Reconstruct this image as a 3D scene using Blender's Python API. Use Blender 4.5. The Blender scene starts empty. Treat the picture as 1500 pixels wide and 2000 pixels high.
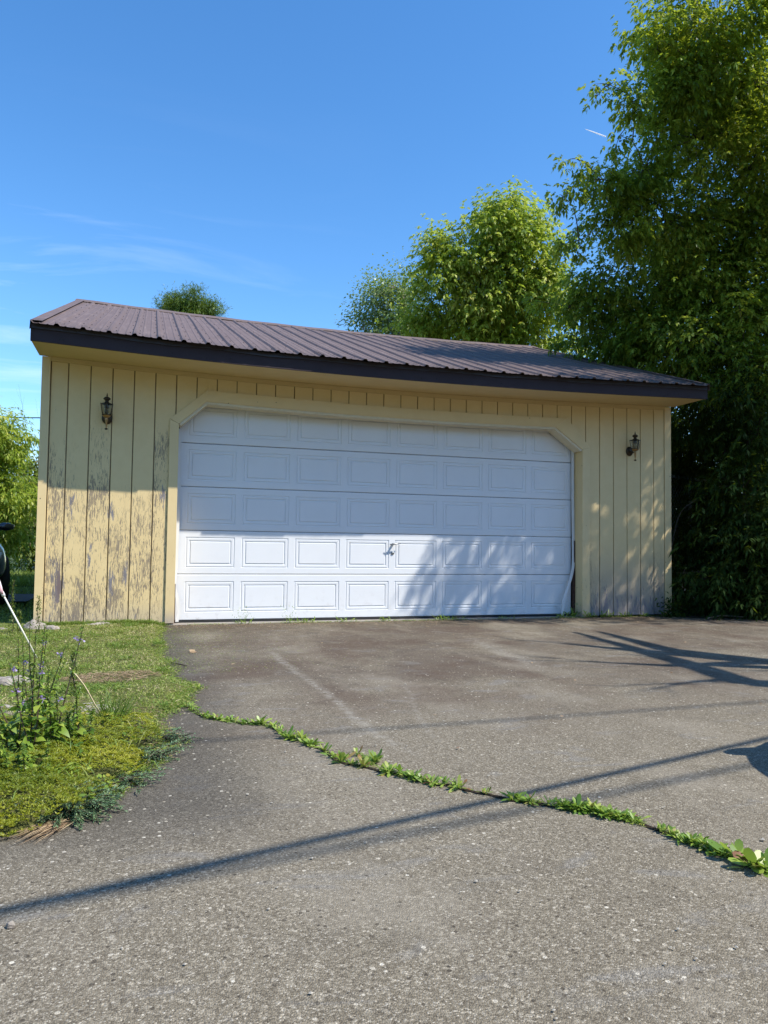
import bpy, math, random
import numpy as np
from mathutils import Vector, Matrix, noise as mnoise
R=math.radians
# ------------------------------------------------------------------ camera, sky, sun, exposure
scn=bpy.context.scene
COL=scn.collection
cam_d=bpy.data.cameras.new('camera'); cam=bpy.data.objects.new('camera',cam_d); COL.objects.link(cam)
scn.camera=cam
YAW,PITCH,ROLL=0.3060,0.0467,0.0129
cam_d.sensor_fit='VERTICAL'; cam_d.sensor_height=36.0; cam_d.lens=1463.4/2000*36.0
cam_d.clip_start=.05; cam_d.clip_end=6000
fwd=Vector((math.sin(YAW)*math.cos(PITCH),math.cos(YAW)*math.cos(PITCH),math.sin(PITCH)))
rt=Vector((math.cos(YAW),-math.sin(YAW),0)); up=rt.cross(fwd)
c_,s_=math.cos(ROLL),math.sin(ROLL)
rt2=rt*c_+up*s_; up2=up*c_-rt*s_
M=Matrix((rt2,up2,-fwd)).transposed().to_4x4(); M.translation=Vector((1.0253,-8.1473,.8394))
cam.matrix_world=M

SUN_AZ,SUN_EL=R(50.5),R(52.0)          # azimuth measured from the wall normal (-Y) towards +X
SUN=Vector((math.sin(SUN_AZ)*math.cos(SUN_EL),-math.cos(SUN_AZ)*math.cos(SUN_EL),math.sin(SUN_EL)))
w=bpy.data.worlds.new('World'); scn.world=w; w.use_nodes=True
nt=w.node_tree; nt.nodes.clear()
out=nt.nodes.new('ShaderNodeOutputWorld'); bg=nt.nodes.new('ShaderNodeBackground'); sky=nt.nodes.new('ShaderNodeTexSky')
sky.sky_type='NISHITA'; sky.sun_disc=False; sky.sun_elevation=SUN_EL; sky.sun_rotation=math.atan2(SUN.x,SUN.y)
sky.altitude=300; sky.air_density=1.0; sky.dust_density=.3; sky.ozone_density=3.0
bg.inputs[1].default_value=SKY_S=.15
# faint high cirrus, laid out on a flat layer overhead (direction.xy / direction.z)
tc=nt.nodes.new('ShaderNodeTexCoord'); sep=nt.nodes.new('ShaderNodeSeparateXYZ'); nt.links.new(tc.outputs['Generated'],sep.inputs[0])
def wm(op,a,b=None,c=None):
    n=nt.nodes.new('ShaderNodeMath'); n.operation=op
    for i,v in enumerate((a,b,c)):
        if v is None: continue
        if isinstance(v,(int,float)): n.inputs[i].default_value=v
        else: nt.links.new(v,n.inputs[i])
    return n.outputs[0]
zc=wm('MAXIMUM',sep.outputs[2],.04)
cmb=nt.nodes.new('ShaderNodeCombineXYZ'); nt.links.new(wm('DIVIDE',sep.outputs[0],zc),cmb.inputs[0]); nt.links.new(wm('DIVIDE',sep.outputs[1],zc),cmb.inputs[1])
mp=nt.nodes.new('ShaderNodeMapping'); mp.inputs['Rotation'].default_value=(0,0,R(35)); mp.inputs['Scale'].default_value=(.55,1.3,1); nt.links.new(cmb.outputs[0],mp.inputs[0])
nz=nt.nodes.new('ShaderNodeTexNoise'); nz.inputs['Scale'].default_value=1.6; nz.inputs['Detail'].default_value=8; nz.inputs['Roughness'].default_value=.58; nz.inputs['Distortion'].default_value=.7; nt.links.new(mp.outputs[0],nz.inputs[0])
nz2=nt.nodes.new('ShaderNodeTexNoise'); nz2.inputs['Scale'].default_value=.35; nt.links.new(mp.outputs[0],nz2.inputs[0])
wisp=wm('MULTIPLY',wm('MAXIMUM',wm('SUBTRACT',nz.outputs[0],.5),0),2.4)
# cloud bank lies low in the north-west, sky clears higher up
lowm=wm('MINIMUM',wm('MAXIMUM',wm('MULTIPLY',wm('SUBTRACT',.52,sep.outputs[2]),4.5),0),1)
westm=wm('MINIMUM',wm('MAXIMUM',wm('MULTIPLY_ADD',sep.outputs[0],-2.0,.55),0),1)
fac=wm('MULTIPLY',wm('MULTIPLY',wisp,lowm),wm('MULTIPLY',westm,.5))
mx=nt.nodes.new('ShaderNodeMix'); mx.data_type='RGBA'
hs=nt.nodes.new('ShaderNodeHueSaturation'); hs.inputs['Saturation'].default_value=1.25; nt.links.new(sky.outputs[0],hs.inputs['Color'])
nt.links.new(fac,mx.inputs[0]); nt.links.new(hs.outputs[0],mx.inputs[6]); mx.inputs[7].default_value=(5.2,5.8,6.8,1)
nt.links.new(mx.outputs[2],bg.inputs[0]); nt.links.new(bg.outputs[0],out.inputs[0])
sd=bpy.data.lights.new('sun','SUN'); sd.energy=3.9; sd.angle=R(.53); sd.color=(1,.95,.86)
so=bpy.data.objects.new('sun',sd); COL.objects.link(so); so.rotation_euler=(-SUN).to_track_quat('-Z','Y').to_euler()
vs=scn.view_settings; vs.view_transform='Standard'; vs.look='None'; vs.gamma=1; vs.use_curve_mapping=False; vs.exposure=.80
scn.render.engine='CYCLES'

# ------------------------------------------------------------------ helpers
rng=np.random.default_rng(7); random.seed(7)
def wloc(o):
    v=Vector((0,0,0))
    while o: v+=o.location; o=o.parent
    return v
def link(name,me,mat,parent=None):
    o=bpy.data.objects.new(name,me); COL.objects.link(o)
    for m in (mat if isinstance(mat,(list,tuple)) else [mat]): me.materials.append(m)
    if parent: o.parent=parent
    return o
def tri_obj(name,V,T,mat,parent=None,tint=None,smooth=False,UV=None):
    """V in world coordinates, T triangles; fast path for foliage"""
    V=np.asarray(V,dtype=np.float32).reshape(-1,3).copy(); T=np.asarray(T,dtype=np.int32).reshape(-1,3)
    if parent: V-=np.array(wloc(parent),dtype=np.float32)
    me=bpy.data.meshes.new(name); me.vertices.add(len(V)); me.vertices.foreach_set('co',V.ravel())
    me.loops.add(T.size); me.loops.foreach_set('vertex_index',T.ravel())
    me.polygons.add(len(T)); me.polygons.foreach_set('loop_start',np.arange(0,T.size,3,dtype=np.int32)); me.polygons.foreach_set('loop_total',np.full(len(T),3,dtype=np.int32))
    if smooth: me.polygons.foreach_set('use_smooth',np.ones(len(T),dtype=bool))
    me.update(calc_edges=True)
    if tint is not None:
        a=me.attributes.new('tint','FLOAT','POINT'); a.data.foreach_set('value',np.asarray(tint,dtype=np.float32))
    return link(name,me,mat,parent)
class G:
    """collects polygons, links them as one mesh"""
    def __init__(s): s.v=[]; s.f=[]; s.mi=[]
    def add(s,vs,fs,mi=0):
        b=len(s.v); s.v+= [tuple(v) for v in vs]; s.f+=[tuple(b+i for i in f) for f in fs]; s.mi+=[mi]*len(fs); return s
    def box(s,x0,x1,y0,y1,z0,z1,mi=0):
        return s.add([(x0,y0,z0),(x1,y0,z0),(x1,y1,z0),(x0,y1,z0),(x0,y0,z1),(x1,y0,z1),(x1,y1,z1),(x0,y1,z1)],
          [(0,3,2,1),(4,5,6,7),(0,1,5,4),(1,2,6,5),(2,3,7,6),(3,0,4,7)],mi)
    def prism_y(s,poly,y0,y1,mi=0):
        """poly (x,z) counter-clockwise seen from -Y"""
        n=len(poly); vs=[(x,y0,z) for x,z in poly]+[(x,y1,z) for x,z in poly]
        return s.add(vs,[tuple(range(n)),tuple(range(2*n-1,n-1,-1))]+[(i,i+n,(i+1)%n+n,(i+1)%n) for i in range(n)],mi)
    def tube(s,pts,rad,n=6,cap=True,mi=0):
        pts=[Vector(p) for p in pts]; rad=[rad]*len(pts) if isinstance(rad,(int,float)) else rad
        b=[];prev=None
        for i,p in enumerate(pts):
            d=(pts[min(i+1,len(pts)-1)]-pts[max(i-1,0)]).normalized()
            if prev is None:
                a=Vector((0,0,1)) if abs(d.z)<.9 else Vector((1,0,0)); u=d.cross(a).normalized()
            else: u=(prev-d*prev.dot(d)).normalized()
            prev=u; v=d.cross(u)
            b+=[p+(u*math.cos(2*math.pi*k/n)+v*math.sin(2*math.pi*k/n))*rad[i] for k in range(n)]
        fs=[(i*n+k,i*n+(k+1)%n,(i+1)*n+(k+1)%n,(i+1)*n+k) for i in range(len(pts)-1) for k in range(n)]
        if cap: fs+=[tuple(range(n-1,-1,-1)),tuple((len(pts)-1)*n+k for k in range(n))]
        return s.add(b,fs,mi)
    def lathe(s,prof,c=(0,0,0),n=16,sx=1,sy=1,mi=0,ph=0):
        b=[(c[0]+r*sx*math.cos(2*math.pi*k/n+ph),c[1]+r*sy*math.sin(2*math.pi*k/n+ph),c[2]+z) for r,z in prof for k in range(n)]
        fs=[(i*n+k,i*n+(k+1)%n,(i+1)*n+(k+1)%n,(i+1)*n+k) for i in range(len(prof)-1) for k in range(n)]
        fs+=[tuple(range(n-1,-1,-1)),tuple((len(prof)-1)*n+k for k in range(n))]
        return s.add(b,fs,mi)
    def build(s,name,mat,parent=None,smooth=False,bevel=0,auto=None):
        L=np.array(wloc(parent)) if parent else np.zeros(3)
        me=bpy.data.meshes.new(name); me.from_pydata([tuple(np.array(v)-L) for v in s.v],[],s.f); me.update()
        if smooth: me.polygons.foreach_set('use_smooth',[True]*len(me.polygons))
        if any(s.mi): me.polygons.foreach_set('material_index',s.mi)
        o=link(name,me,mat,parent)
        if bevel:
            m=o.modifiers.new('bevel','BEVEL'); m.width=bevel; m.segments=2; m.limit_method='ANGLE'; m.angle_limit=R(40)
        return o
def tag(o,label=None,cat=None,group=None,kind=None):
    for k,v in (('label',label),('category',cat),('group',group),('kind',kind)):
        if v: o[k]=v
    return o
def thing(name,label,cat,loc=(0,0,0),group=None):
    o=bpy.data.objects.new(name,None); COL.objects.link(o); o.location=loc; o.empty_display_size=.2
    return tag(o,label,cat,group)
# material building
class MB:
    def __init__(s,name):
        s.m=bpy.data.materials.new(name); s.m.use_nodes=True; s.t=s.m.node_tree; s.t.nodes.clear()
        s.o=s.t.nodes.new('ShaderNodeOutputMaterial'); s._pos=None
    def n(s,ty,**k):
        n=s.t.nodes.new(ty)
        for a,b in k.items(): setattr(n,a,b)
        return n
    def put(s,sock,v):
        if v is None: return
        if isinstance(v,bpy.types.NodeSocket): s.t.links.new(v,sock)
        elif isinstance(v,(tuple,list)) and len(v)==3 and sock.type=='RGBA': sock.default_value=(*v,1)
        else: sock.default_value=v
    @property
    def pos(s):
        if s._pos is None: s._pos=s.n('ShaderNodeNewGeometry').outputs['Position']
        return s._pos
    def xyz(s):
        q=s.n('ShaderNodeSeparateXYZ'); s.put(q.inputs[0],s.pos); return q.outputs
    def map(s,scale=(1,1,1),loc=(0,0,0),rot=(0,0,0),src=None):
        q=s.n('ShaderNodeMapping'); s.put(q.inputs[0],src or s.pos); q.inputs['Scale'].default_value=scale; q.inputs['Location'].default_value=loc; q.inputs['Rotation'].default_value=rot; return q.outputs[0]
    def noise(s,scale,detail=4,rough=.55,vec=None,dist=0):
        q=s.n('ShaderNodeTexNoise'); s.put(q.inputs['Vector'],vec or s.pos); q.inputs['Scale'].default_value=scale; q.inputs['Detail'].default_value=detail; q.inputs['Roughness'].default_value=rough; q.inputs['Distortion'].default_value=dist; return q.outputs[0]
    def vor(s,scale,vec=None,feat='F1',rand=1):
        q=s.n('ShaderNodeTexVoronoi',feature=feat); s.put(q.inputs['Vector'],vec or s.pos); q.inputs['Scale'].default_value=scale; q.inputs['Randomness'].default_value=rand; return q
    def ma(s,op,a,b=None,c=None,clamp=False):
        q=s.n('ShaderNodeMath',operation=op,use_clamp=clamp)
        for i,v in enumerate((a,b,c)): s.put(q.inputs[i],v)
        return q.outputs[0]
    def step(s,v,a,b):       # smooth ramp from a to b, clamped
        q=s.n('ShaderNodeMapRange',interpolation_type='SMOOTHSTEP'); s.put(q.inputs[0],v); q.inputs[1].default_value=a; q.inputs[2].default_value=b; return q.outputs[0]
    def mix(s,f,a,b,ty='MIX'):
        q=s.n('ShaderNodeMix',data_type='RGBA',blend_type=ty); s.put(q.inputs[0],f); s.put(q.inputs[6],a); s.put(q.inputs[7],b); return q.outputs[2]
    def ramp(s,f,stops):
        q=s.n('ShaderNodeValToRGB'); s.put(q.inputs[0],f); e=q.color_ramp.elements
        while len(e)<len(stops): e.new(.5)
        for x,(p,c) in zip(e,stops): x.position=p; x.color=(*c,1)
        return q.outputs[0]
    def bump(s,h,strength=.5,dist=.01,normal=None):
        q=s.n('ShaderNodeBump'); s.put(q.inputs['Height'],h); q.inputs['Strength'].default_value=strength; q.inputs['Distance'].default_value=dist
        if normal: s.put(q.inputs['Normal'],normal)
        return q.outputs[0]
    def attr(s,name): q=s.n('ShaderNodeAttribute',attribute_name=name); return q.outputs['Fac']
    def finish(s,col,rough=.6,metal=0,normal=None,spec=.5,trans=None,ior=None,alpha=None,coat=None,transm=None):
        p=s.n('ShaderNodeBsdfPrincipled'); s.put(p.inputs['Base Color'],col); s.put(p.inputs['Roughness'],rough); s.put(p.inputs['Metallic'],metal); s.put(p.inputs['Specular IOR Level'],spec)
        if normal: s.put(p.inputs['Normal'],normal)
        if transm: s.put(p.inputs['Transmission Weight'],transm)
        if coat: s.put(p.inputs['Coat Weight'],coat)
        if ior: s.put(p.inputs['IOR'],ior)
        res=p.outputs[0]
        if trans:
            t=s.n('ShaderNodeBsdfTranslucent'); s.put(t.inputs[0],trans[1]); mm=s.n('ShaderNodeMixShader'); mm.inputs[0].default_value=trans[0]
            s.t.links.new(res,mm.inputs[1]); s.t.links.new(t.outputs[0],mm.inputs[2]); res=mm.outputs[0]
        s.t.links.new(res,s.o.inputs[0]); return s.m
def plain(name,col,rough=.6,metal=0,spec=.5,var=.15,scale=20,bump=0,coat=None):
    b=MB(name); n=b.noise(scale); c2=tuple(x*(1-var*2) for x in col); c=b.mix(n,c2,tuple(min(1,x*(1+var)) for x in col))
    return b.finish(c,rough,metal,b.bump(n,bump,.01) if bump else None,spec,coat=coat)
def leafmat(name,stops,trans=.35,rough=.45,tcol=None,spec=.5):
    b=MB(name); t=b.attr('tint'); c=b.ramp(t,stops)
    tc_=b.mix(.75,c,tcol or (.32,.42,.03))
    return b.finish(c,rough,0,None,spec,trans=(trans,tc_))

# ---- materials
def asphalt():
    b=MB('asphalt'); x,y,z=b.xyz()
    v=b.vor(270); v2=b.vor(130)
    g=b.n('ShaderNodeSeparateColor'); b.put(g.inputs[0],v.outputs['Color']); g2=b.n('ShaderNodeSeparateColor'); b.put(g2.inputs[0],v2.outputs['Color'])
    big=b.noise(.8,5,.6,dist=.6); mid=b.noise(4.5,5,.65,dist=.4); fine=b.noise(320,2,.6)
    chips=b.ramp(g.outputs[0],[(0,(.045,.038,.031)),(.3,(.10,.087,.070)),(.55,(.165,.147,.12)),(.8,(.26,.235,.195)),(.94,(.42,.385,.33)),(1,(.74,.70,.63))])
    stones=b.ramp(g2.outputs[1],[(0,(.07,.058,.045)),(.55,(.17,.146,.112)),(.9,(.28,.25,.20)),(1,(.65,.6,.52))])
    col=b.mix(.35,chips,stones)
    col=b.mix(.32,col,b.ramp(fine,[(.35,(.05,.043,.034)),(.65,(.34,.30,.235))]))
    # fewer bare stones up towards the door where the old seal coat survives
    far=b.step(y,-5.6,-3.2)
    seal=b.ma('MULTIPLY',far,b.step(big,.34,.60))
    col=b.mix(b.ma('MULTIPLY',seal,.72),col,b.mix(g.outputs[0],(.060,.047,.040),(.135,.108,.09)))
    col=b.mix(b.ma('MULTIPLY',b.step(mid,.50,.68),b.ma('MULTIPLY_ADD',far,.22,.16)),col,(.055,.048,.043))
    col=b.mix(b.ma('MULTIPLY',b.step(b.noise(1.6,6,.7,vec=b.map((1,.45,1),(3,1,0)),dist=.5),.50,.66),.38),col,(.27,.245,.21))
    rb=b.noise(1.3,4,.6,vec=b.map((1,1,1),(7,3,0)))
    col=b.mix(b.ma('MULTIPLY',b.ma('MULTIPLY',b.step(rb,.44,.66),b.step(y,-5.6,-3.6)),.55),col,(.085,.058,.046))
    # greyish abraded blotches in the foreground
    gb=b.noise(2.6,5,.65,vec=b.map((1,2.2,1),(1.7,9,0)),dist=.8)
    col=b.mix(b.ma('MULTIPLY',b.step(gb,.56,.68),.35),col,b.mix(g.outputs[1],(.09,.09,.095),(.30,.30,.31)))
    # pale scrape lines worn by tyres
    def line(a,c,wd,amt,col):
        ax,ay=a; cx,cy=c; L=math.hypot(cx-ax,cy-ay); nx,ny=-(cy-ay)/L,(cx-ax)/L; tx,ty=(cx-ax)/L,(cy-ay)/L
        wob=b.ma('MULTIPLY',b.ma('SUBTRACT',b.noise(1.4,3),.5),.14)
        d=b.ma('ABSOLUTE',b.ma('ADD',b.ma('ADD',b.ma('MULTIPLY',x,nx),b.ma('MULTIPLY_ADD',y,ny,-(nx*ax+ny*ay))),wob))
        t=b.ma('ADD',b.ma('MULTIPLY',x,tx),b.ma('MULTIPLY_ADD',y,ty,-(tx*ax+ty*ay)))
        m=b.ma('MULTIPLY',b.step(d,wd,0),b.ma('MULTIPLY',b.step(t,0,.5),b.step(t,L,L-.5)))
        m=b.ma('MULTIPLY',m,b.step(b.noise(22,4,.7),.36,.6))
        return b.mix(b.ma('MULTIPLY',m,amt),col,(.30,.285,.26))
    col=line((1.97,-1.9),(2.06,-5.4),.05,.55,col)
    col=line((3.92,-1.6),(3.7,-3.6),.13,.45,col)
    col=line((2.6,-3.6),(2.2,-5.3),.03,.35,col)
    # dark, smooth strip of asphalt beside the planting bed and lawn
    d1=b.ma('ADD',x,b.ma('MULTIPLY',b.ma('SUBTRACT',mid,.5),.35))
    dk=b.ma('MULTIPLY',b.step(d1,1.62,1.2),b.step(y,-6.15,-5.6))
    col=b.mix(b.ma('MULTIPLY',dk,.62),col,b.mix(g.outputs[0],(.03,.03,.031),(.075,.072,.07)))
    # soil and moss washed out along the foot of the door
    ed=b.ma('MULTIPLY',b.step(b.ma('ADD',y,b.ma('MULTIPLY',b.ma('SUBTRACT',b.noise(3,5),.5),1.2)),-.9,-.1),.55)
    col=b.mix(ed,col,b.ramp(b.noise(60,4,.7),[(.3,(.035,.027,.02)),(.6,(.10,.08,.055)),(.75,(.2,.17,.12))]))
    # single larger stones showing in the worn surface, and tarry pin holes
    v3=b.vor(48); g3=b.n('ShaderNodeSeparateColor'); b.put(g3.inputs[0],v3.outputs['Color'])
    dotm=b.ma('MULTIPLY',b.step(v3.outputs['Distance'],.30,.22),b.step(g3.outputs[0],.86,.90))
    col=b.mix(b.ma('MULTIPLY',dotm,.75),col,b.mix(g3.outputs[1],(.36,.32,.26),(.66,.63,.57)))
    dotd=b.ma('MULTIPLY',b.step(v3.outputs['Distance'],.26,.18),b.step(g3.outputs[2],.90,.93)); col=b.mix(b.ma('MULTIPLY',dotd,.7),col,(.045,.038,.032))
    h=b.ma('ADD',b.ma('MULTIPLY',v.outputs['Distance'],-1.0),b.ma('MULTIPLY',fine,.35))
    nrm=b.bump(h,.6,.0045)
    nrm=b.bump(mid,.15,.03,nrm)
    col=b.mix(1.0,col,(1.03,1.0,.915),'MULTIPLY')
    return b.finish(col,.9,0,nrm,.15)
def peeling():
    b=MB('peeling_cream_paint'); x,y,z=b.xyz()
    v=b.map((1,1,.12)); v2=b.map((1,1,.17))
    fine=b.noise(95,6,.72,vec=v,dist=.9); med=b.noise(24,5,.7,vec=v2,dist=.6); low=b.noise(4.5,5,.65,vec=b.map((1,1,.45)))
    right=b.step(x,3.2,6.4)
    zeff=b.ma('ADD',z,b.ma('MULTIPLY',right,1.0))
    bn=b.n('ShaderNodeTexWhiteNoise',noise_dimensions='1D'); b.put(bn.inputs['W'],b.ma('FLOOR',b.ma('DIVIDE',b.ma('SUBTRACT',x,.226),.2105))); zeff=b.ma('ADD',zeff,b.ma('ADD',b.ma('MULTIPLY',b.ma('SUBTRACT',bn.outputs[0],.5),.9),b.ma('MULTIPLY',b.ma('SUBTRACT',b.noise(1.7,3),.5),1.2)))
    dens=b.ma('MULTIPLY',b.step(zeff,2.4,1.0),b.ma('SUBTRACT',1.0,b.ma('MULTIPLY',b.step(zeff,1.35,2.2),b.step(x,.5,1.1))))
    base=b.step(z,.30,.0)
    def spot(cx,cz,rx,rz):
        a=b.ma('POWER',b.ma('DIVIDE',b.ma('SUBTRACT',x,cx),rx),2.0); c=b.ma('POWER',b.ma('DIVIDE',b.ma('SUBTRACT',z,cz),rz),2.0)
        return b.ma('EXPONENT',b.ma('MULTIPLY',b.ma('ADD',a,c),-1.0))
    sp=b.ma('MAXIMUM',spot(.19,.42,.085,.30),b.ma('MAXIMUM',spot(.70,.42,.05,.22),b.ma('MAXIMUM',spot(.68,1.15,.06,.13),b.ma('MAXIMUM',spot(.29,1.2,.05,.25),b.ma('MAXIMUM',spot(1.17,1.35,.04,.14),b.ma('MAXIMUM',spot(.83,.55,.03,.15),spot(.48,.70,.03,.16)))))))
    crack=b.ma('MULTIPLY',b.step(b.ma('ADD',fine,b.ma('ADD',b.ma('MULTIPLY',dens,.15),b.ma('MULTIPLY',b.ma('SUBTRACT',low,.5),.60))),.674,.70),dens)
    crack=b.ma('MULTIPLY',crack,b.ma('SUBTRACT',1,b.ma('MULTIPLY',right,.55)))
    rag=b.ma('ADD',b.ma('MULTIPLY',med,.55),b.ma('MULTIPLY',b.noise(70,5,.75,vec=v,dist=.6),.45)); foot=b.ma('MULTIPLY',b.step(x,5.9,6.4),b.step(z,.75,.05))
    patch=b.step(b.ma('ADD',rag,b.ma('ADD',b.ma('MULTIPLY',sp,.165),b.ma('ADD',b.ma('MULTIPLY',dens,.055),b.ma('ADD',b.ma('MULTIPLY',base,.05),b.ma('MULTIPLY',foot,.10))))),.665,.70)
    wood=b.mix(b.noise(140,3,.6,vec=v),(.095,.088,.098),(.36,.34,.355))
    wood=b.mix(b.ma('MULTIPLY',spot(.20,.42,.035,.25),.7),wood,(.16,.09,.075))
    paint=b.mix(b.noise(9,4,.6),(.67,.505,.25),(.76,.595,.315))
    paint=b.mix(b.ma('MULTIPLY',b.step(z,.32,.02),.45),paint,(.42,.36,.30))
    paint=b.mix(b.ma('MULTIPLY',b.ma('MULTIPLY',b.step(x,5.9,6.6),b.step(z,1.0,.05)),.7),paint,(.24,.235,.26))
    col=b.mix(patch,paint,wood); col=b.mix(b.ma('MULTIPLY',crack,.8),col,(.17,.14,.12))
    # black nail and knot spots
    kn=b.vor(3.1,vec=b.map((1,1,.7),(3,0,1))); col=b.mix(b.step(kn.outputs['Distance'],.035,.02),col,(.05,.04,.04))
    h=b.ma('SUBTRACT',b.ma('MULTIPLY',b.noise(120,3,.6,vec=v),.25),b.ma('MAXIMUM',patch,crack))
    return b.finish(col,.62,0,b.bump(h,.6,.003),.35)
def trimpaint():
    b=MB('cream_trim_paint'); x,y,z=b.xyz(); v=b.map((1,1,.15))
    n=b.noise(60,5,.65,vec=v); low=b.step(z,1.6,.1)
    cr=b.ma('MULTIPLY',b.step(b.ma('ADD',n,b.ma('MULTIPLY',low,.07)),.70,.73),low)
    c=b.mix(b.noise(6,4),(.67,.51,.26),(.76,.595,.32)); c=b.mix(b.ma('MULTIPLY',cr,.7),c,(.22,.17,.14))
    c=b.mix(b.ma('MULTIPLY',b.step(z,.22,.0),.7),c,(.34,.30,.28))
    kn=b.vor(9,vec=b.map((1,1,.8),(1,0,2))); c=b.mix(b.step(kn.outputs['Distance'],.06,.03),c,(.06,.05,.04))
    return b.finish(c,.6,0,b.bump(n,.15,.004),.35)
def doorpaint():
    b=MB('white_door_enamel'); x,y,z=b.xyz()
    g=b.noise(40,5,.6,vec=b.map((.12,1,1.6)))
    c=b.mix(b.noise(5,5,.6),(.72,.735,.75),(.79,.80,.81)); c=b.mix(b.ma('MULTIPLY',b.ma('MULTIPLY',b.step(z,.45,.0),b.step(b.noise(14,5,.7),.5,.75)),.4),c,(.45,.42,.38))
    sm=b.step(b.noise(70,3,.7),.74,.78); c=b.mix(b.ma('MULTIPLY',sm,.25),c,(.3,.28,.25))
    return b.finish(c,.42,0,b.bump(g,.25,.0015),.4)
def roofmat():
    b=MB('brown_painted_steel'); x,y,z=b.xyz()
    n=b.noise(3,5,.6); s_=b.noise(30,5,.65,vec=b.map((1,.06,.06)))
    c=b.mix(n,(.122,.090,.084),(.172,.130,.120)); c=b.mix(b.ma('MULTIPLY',b.step(s_,.5,.72),.4),c,(.25,.19,.175))
    dirt=b.ma('MULTIPLY',b.step(y,-.2,-.66),b.step(b.noise(18,4),.4,.6)); c=b.mix(b.ma('MULTIPLY',dirt,.5),c,(.05,.042,.04))
    return b.finish(c,.6,0,b.bump(n,.1,.01),.15)
def barkmat(name,a,c_):
    b=MB(name); n=b.noise(26,6,.7,vec=b.map((1,1,.25))); return b.finish(b.mix(n,a,c_),.85,0,b.bump(n,.8,.02),.3)
def soilmat():
    b=MB('lawn_soil'); n=b.noise(45,6,.7); m=b.noise(2.2,4); c=b.ramp(n,[(.3,(.04,.045,.012)),(.5,(.10,.11,.03)),(.7,(.20,.19,.07))]); c=b.mix(b.ma('MULTIPLY',b.step(m,.55,.75),.6),c,b.mix(n,(.09,.065,.04),(.28,.21,.14)))
    return b.finish(c,.95,0,b.bump(n,.8,.02),.2)
def grassground():
    b=MB('far_grass'); n=b.noise(3,6,.65); m=b.noise(60,5,.7); c=b.mix(n,(.05,.085,.015),(.12,.15,.035)); c=b.mix(b.ma('MULTIPLY',m,.6),c,(.03,.045,.01)); return b.finish(c,.9,0,b.bump(m,.8,.04),.2)
def rockmat():
    b=MB('pale_stone'); n=b.noise(14,7,.7); q=b.noise(60,4,.7); c=b.ramp(n,[(.32,(.12,.10,.085)),(.5,(.30,.265,.225)),(.68,(.44,.40,.35))]); c=b.mix(b.step(q,.62,.7),c,(.14,.12,.11)); return b.finish(c,.8,0,b.bump(n,.7,.02),.3)
M_ASPH=asphalt(); M_PEEL=peeling(); M_TRIM=trimpaint(); M_DOOR=doorpaint(); M_ROOF=roofmat()
M_FASC=plain('dark_fascia',(.046,.034,.038),.7,spec=.2,var=.12,scale=8); M_SOFF=plain('cream_soffit',(.60,.45,.215),.65,var=.06,scale=5)
M_BRONZE=plain('dark_bronze',(.055,.038,.022),.42,.55,var=.3,scale=60); M_BRASS=plain('aged_brass',(.42,.27,.12),.45,.8,var=.3,scale=60)
M_RUST=plain('rusty_brown_jamb',(.075,.035,.022),.85,var=.4,scale=25,bump=.4)
M_SEAL=plain('white_vinyl',(.72,.74,.75),.45,var=.06,scale=10)
M_DARK=plain('dark_void',(.012,.011,.01),.9,var=.1); M_STEEL=plain('dull_steel',(.35,.36,.36),.35,.9,var=.2,scale=60)
M_BACK=plain('dark_groove_wood',(.30,.22,.115),.8,var=.3,scale=20)
b=MB('lantern_glass'); M_GLASS=b.finish((.55,.56,.50),.12,0,None,.35,transm=.9,ior=1.12)
M_BARK=barkmat('bark',(.045,.035,.028),(.16,.13,.10)); M_BIRCH=barkmat('birch_bark',(.30,.27,.24),(.62,.60,.56)); M_TWIG=barkmat('twig_bark',(.035,.028,.02),(.10,.075,.05))
M_SOIL=soilmat(); M_FGR=grassground(); M_ROCK=rockmat()
M_LEAF=leafmat('box_elder_leaf',[(0,(.03,.075,.012)),(.38,(.105,.19,.028)),(.68,(.25,.35,.045)),(1,(.46,.50,.09))],.5,.5,(.45,.52,.03),.3)
M_LEAF2=leafmat('sunlit_ash_leaf',[(0,(.11,.19,.02)),(.42,(.28,.37,.04)),(.78,(.45,.50,.07)),(1,(.58,.56,.12))],.5,.5,(.42,.52,.05))
M_LEAFB=leafmat('birch_leaf',[(0,(.09,.14,.045)),(.5,(.23,.31,.10)),(1,(.40,.46,.20))],.3,.3)
M_NEEDLE=leafmat('pine_needle',[(0,(.03,.07,.012)),(.6,(.11,.19,.03)),(1,(.22,.30,.06))],.15,.5)
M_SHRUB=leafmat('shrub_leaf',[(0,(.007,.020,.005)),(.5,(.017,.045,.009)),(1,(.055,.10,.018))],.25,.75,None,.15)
M_SHRUBL=leafmat('wild_shrub_leaf',[(0,(.04,.065,.012)),(.5,(.12,.17,.03)),(.9,(.22,.25,.06)),(1,(.32,.25,.16))],.33,.45)
M_GRASS=leafmat('lawn_grass',[(0,(.09,.17,.022)),(.4,(.19,.27,.04)),(.68,(.30,.33,.08)),(.85,(.46,.41,.19)),(1,(.60,.50,.30))],.35,.55,(.3,.4,.05))
M_MOSS=leafmat('yellow_green_groundcover',[(0,(.05,.09,.010)),(.35,(.16,.21,.012)),(.75,(.34,.35,.02)),(1,(.50,.44,.06))],.35,.5,(.45,.45,.03))
M_JUN=leafmat('juniper_needle',[(0,(.06,.13,.06)),(.55,(.17,.29,.14)),(.9,(.32,.42,.20)),(1,(.40,.42,.16))],.2,.5,(.15,.25,.12))
M_STRAW=leafmat('dry_straw',[(0,(.16,.10,.06)),(.5,(.34,.23,.13)),(1,(.55,.42,.26))],.2,.7,(.4,.3,.2))
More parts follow.
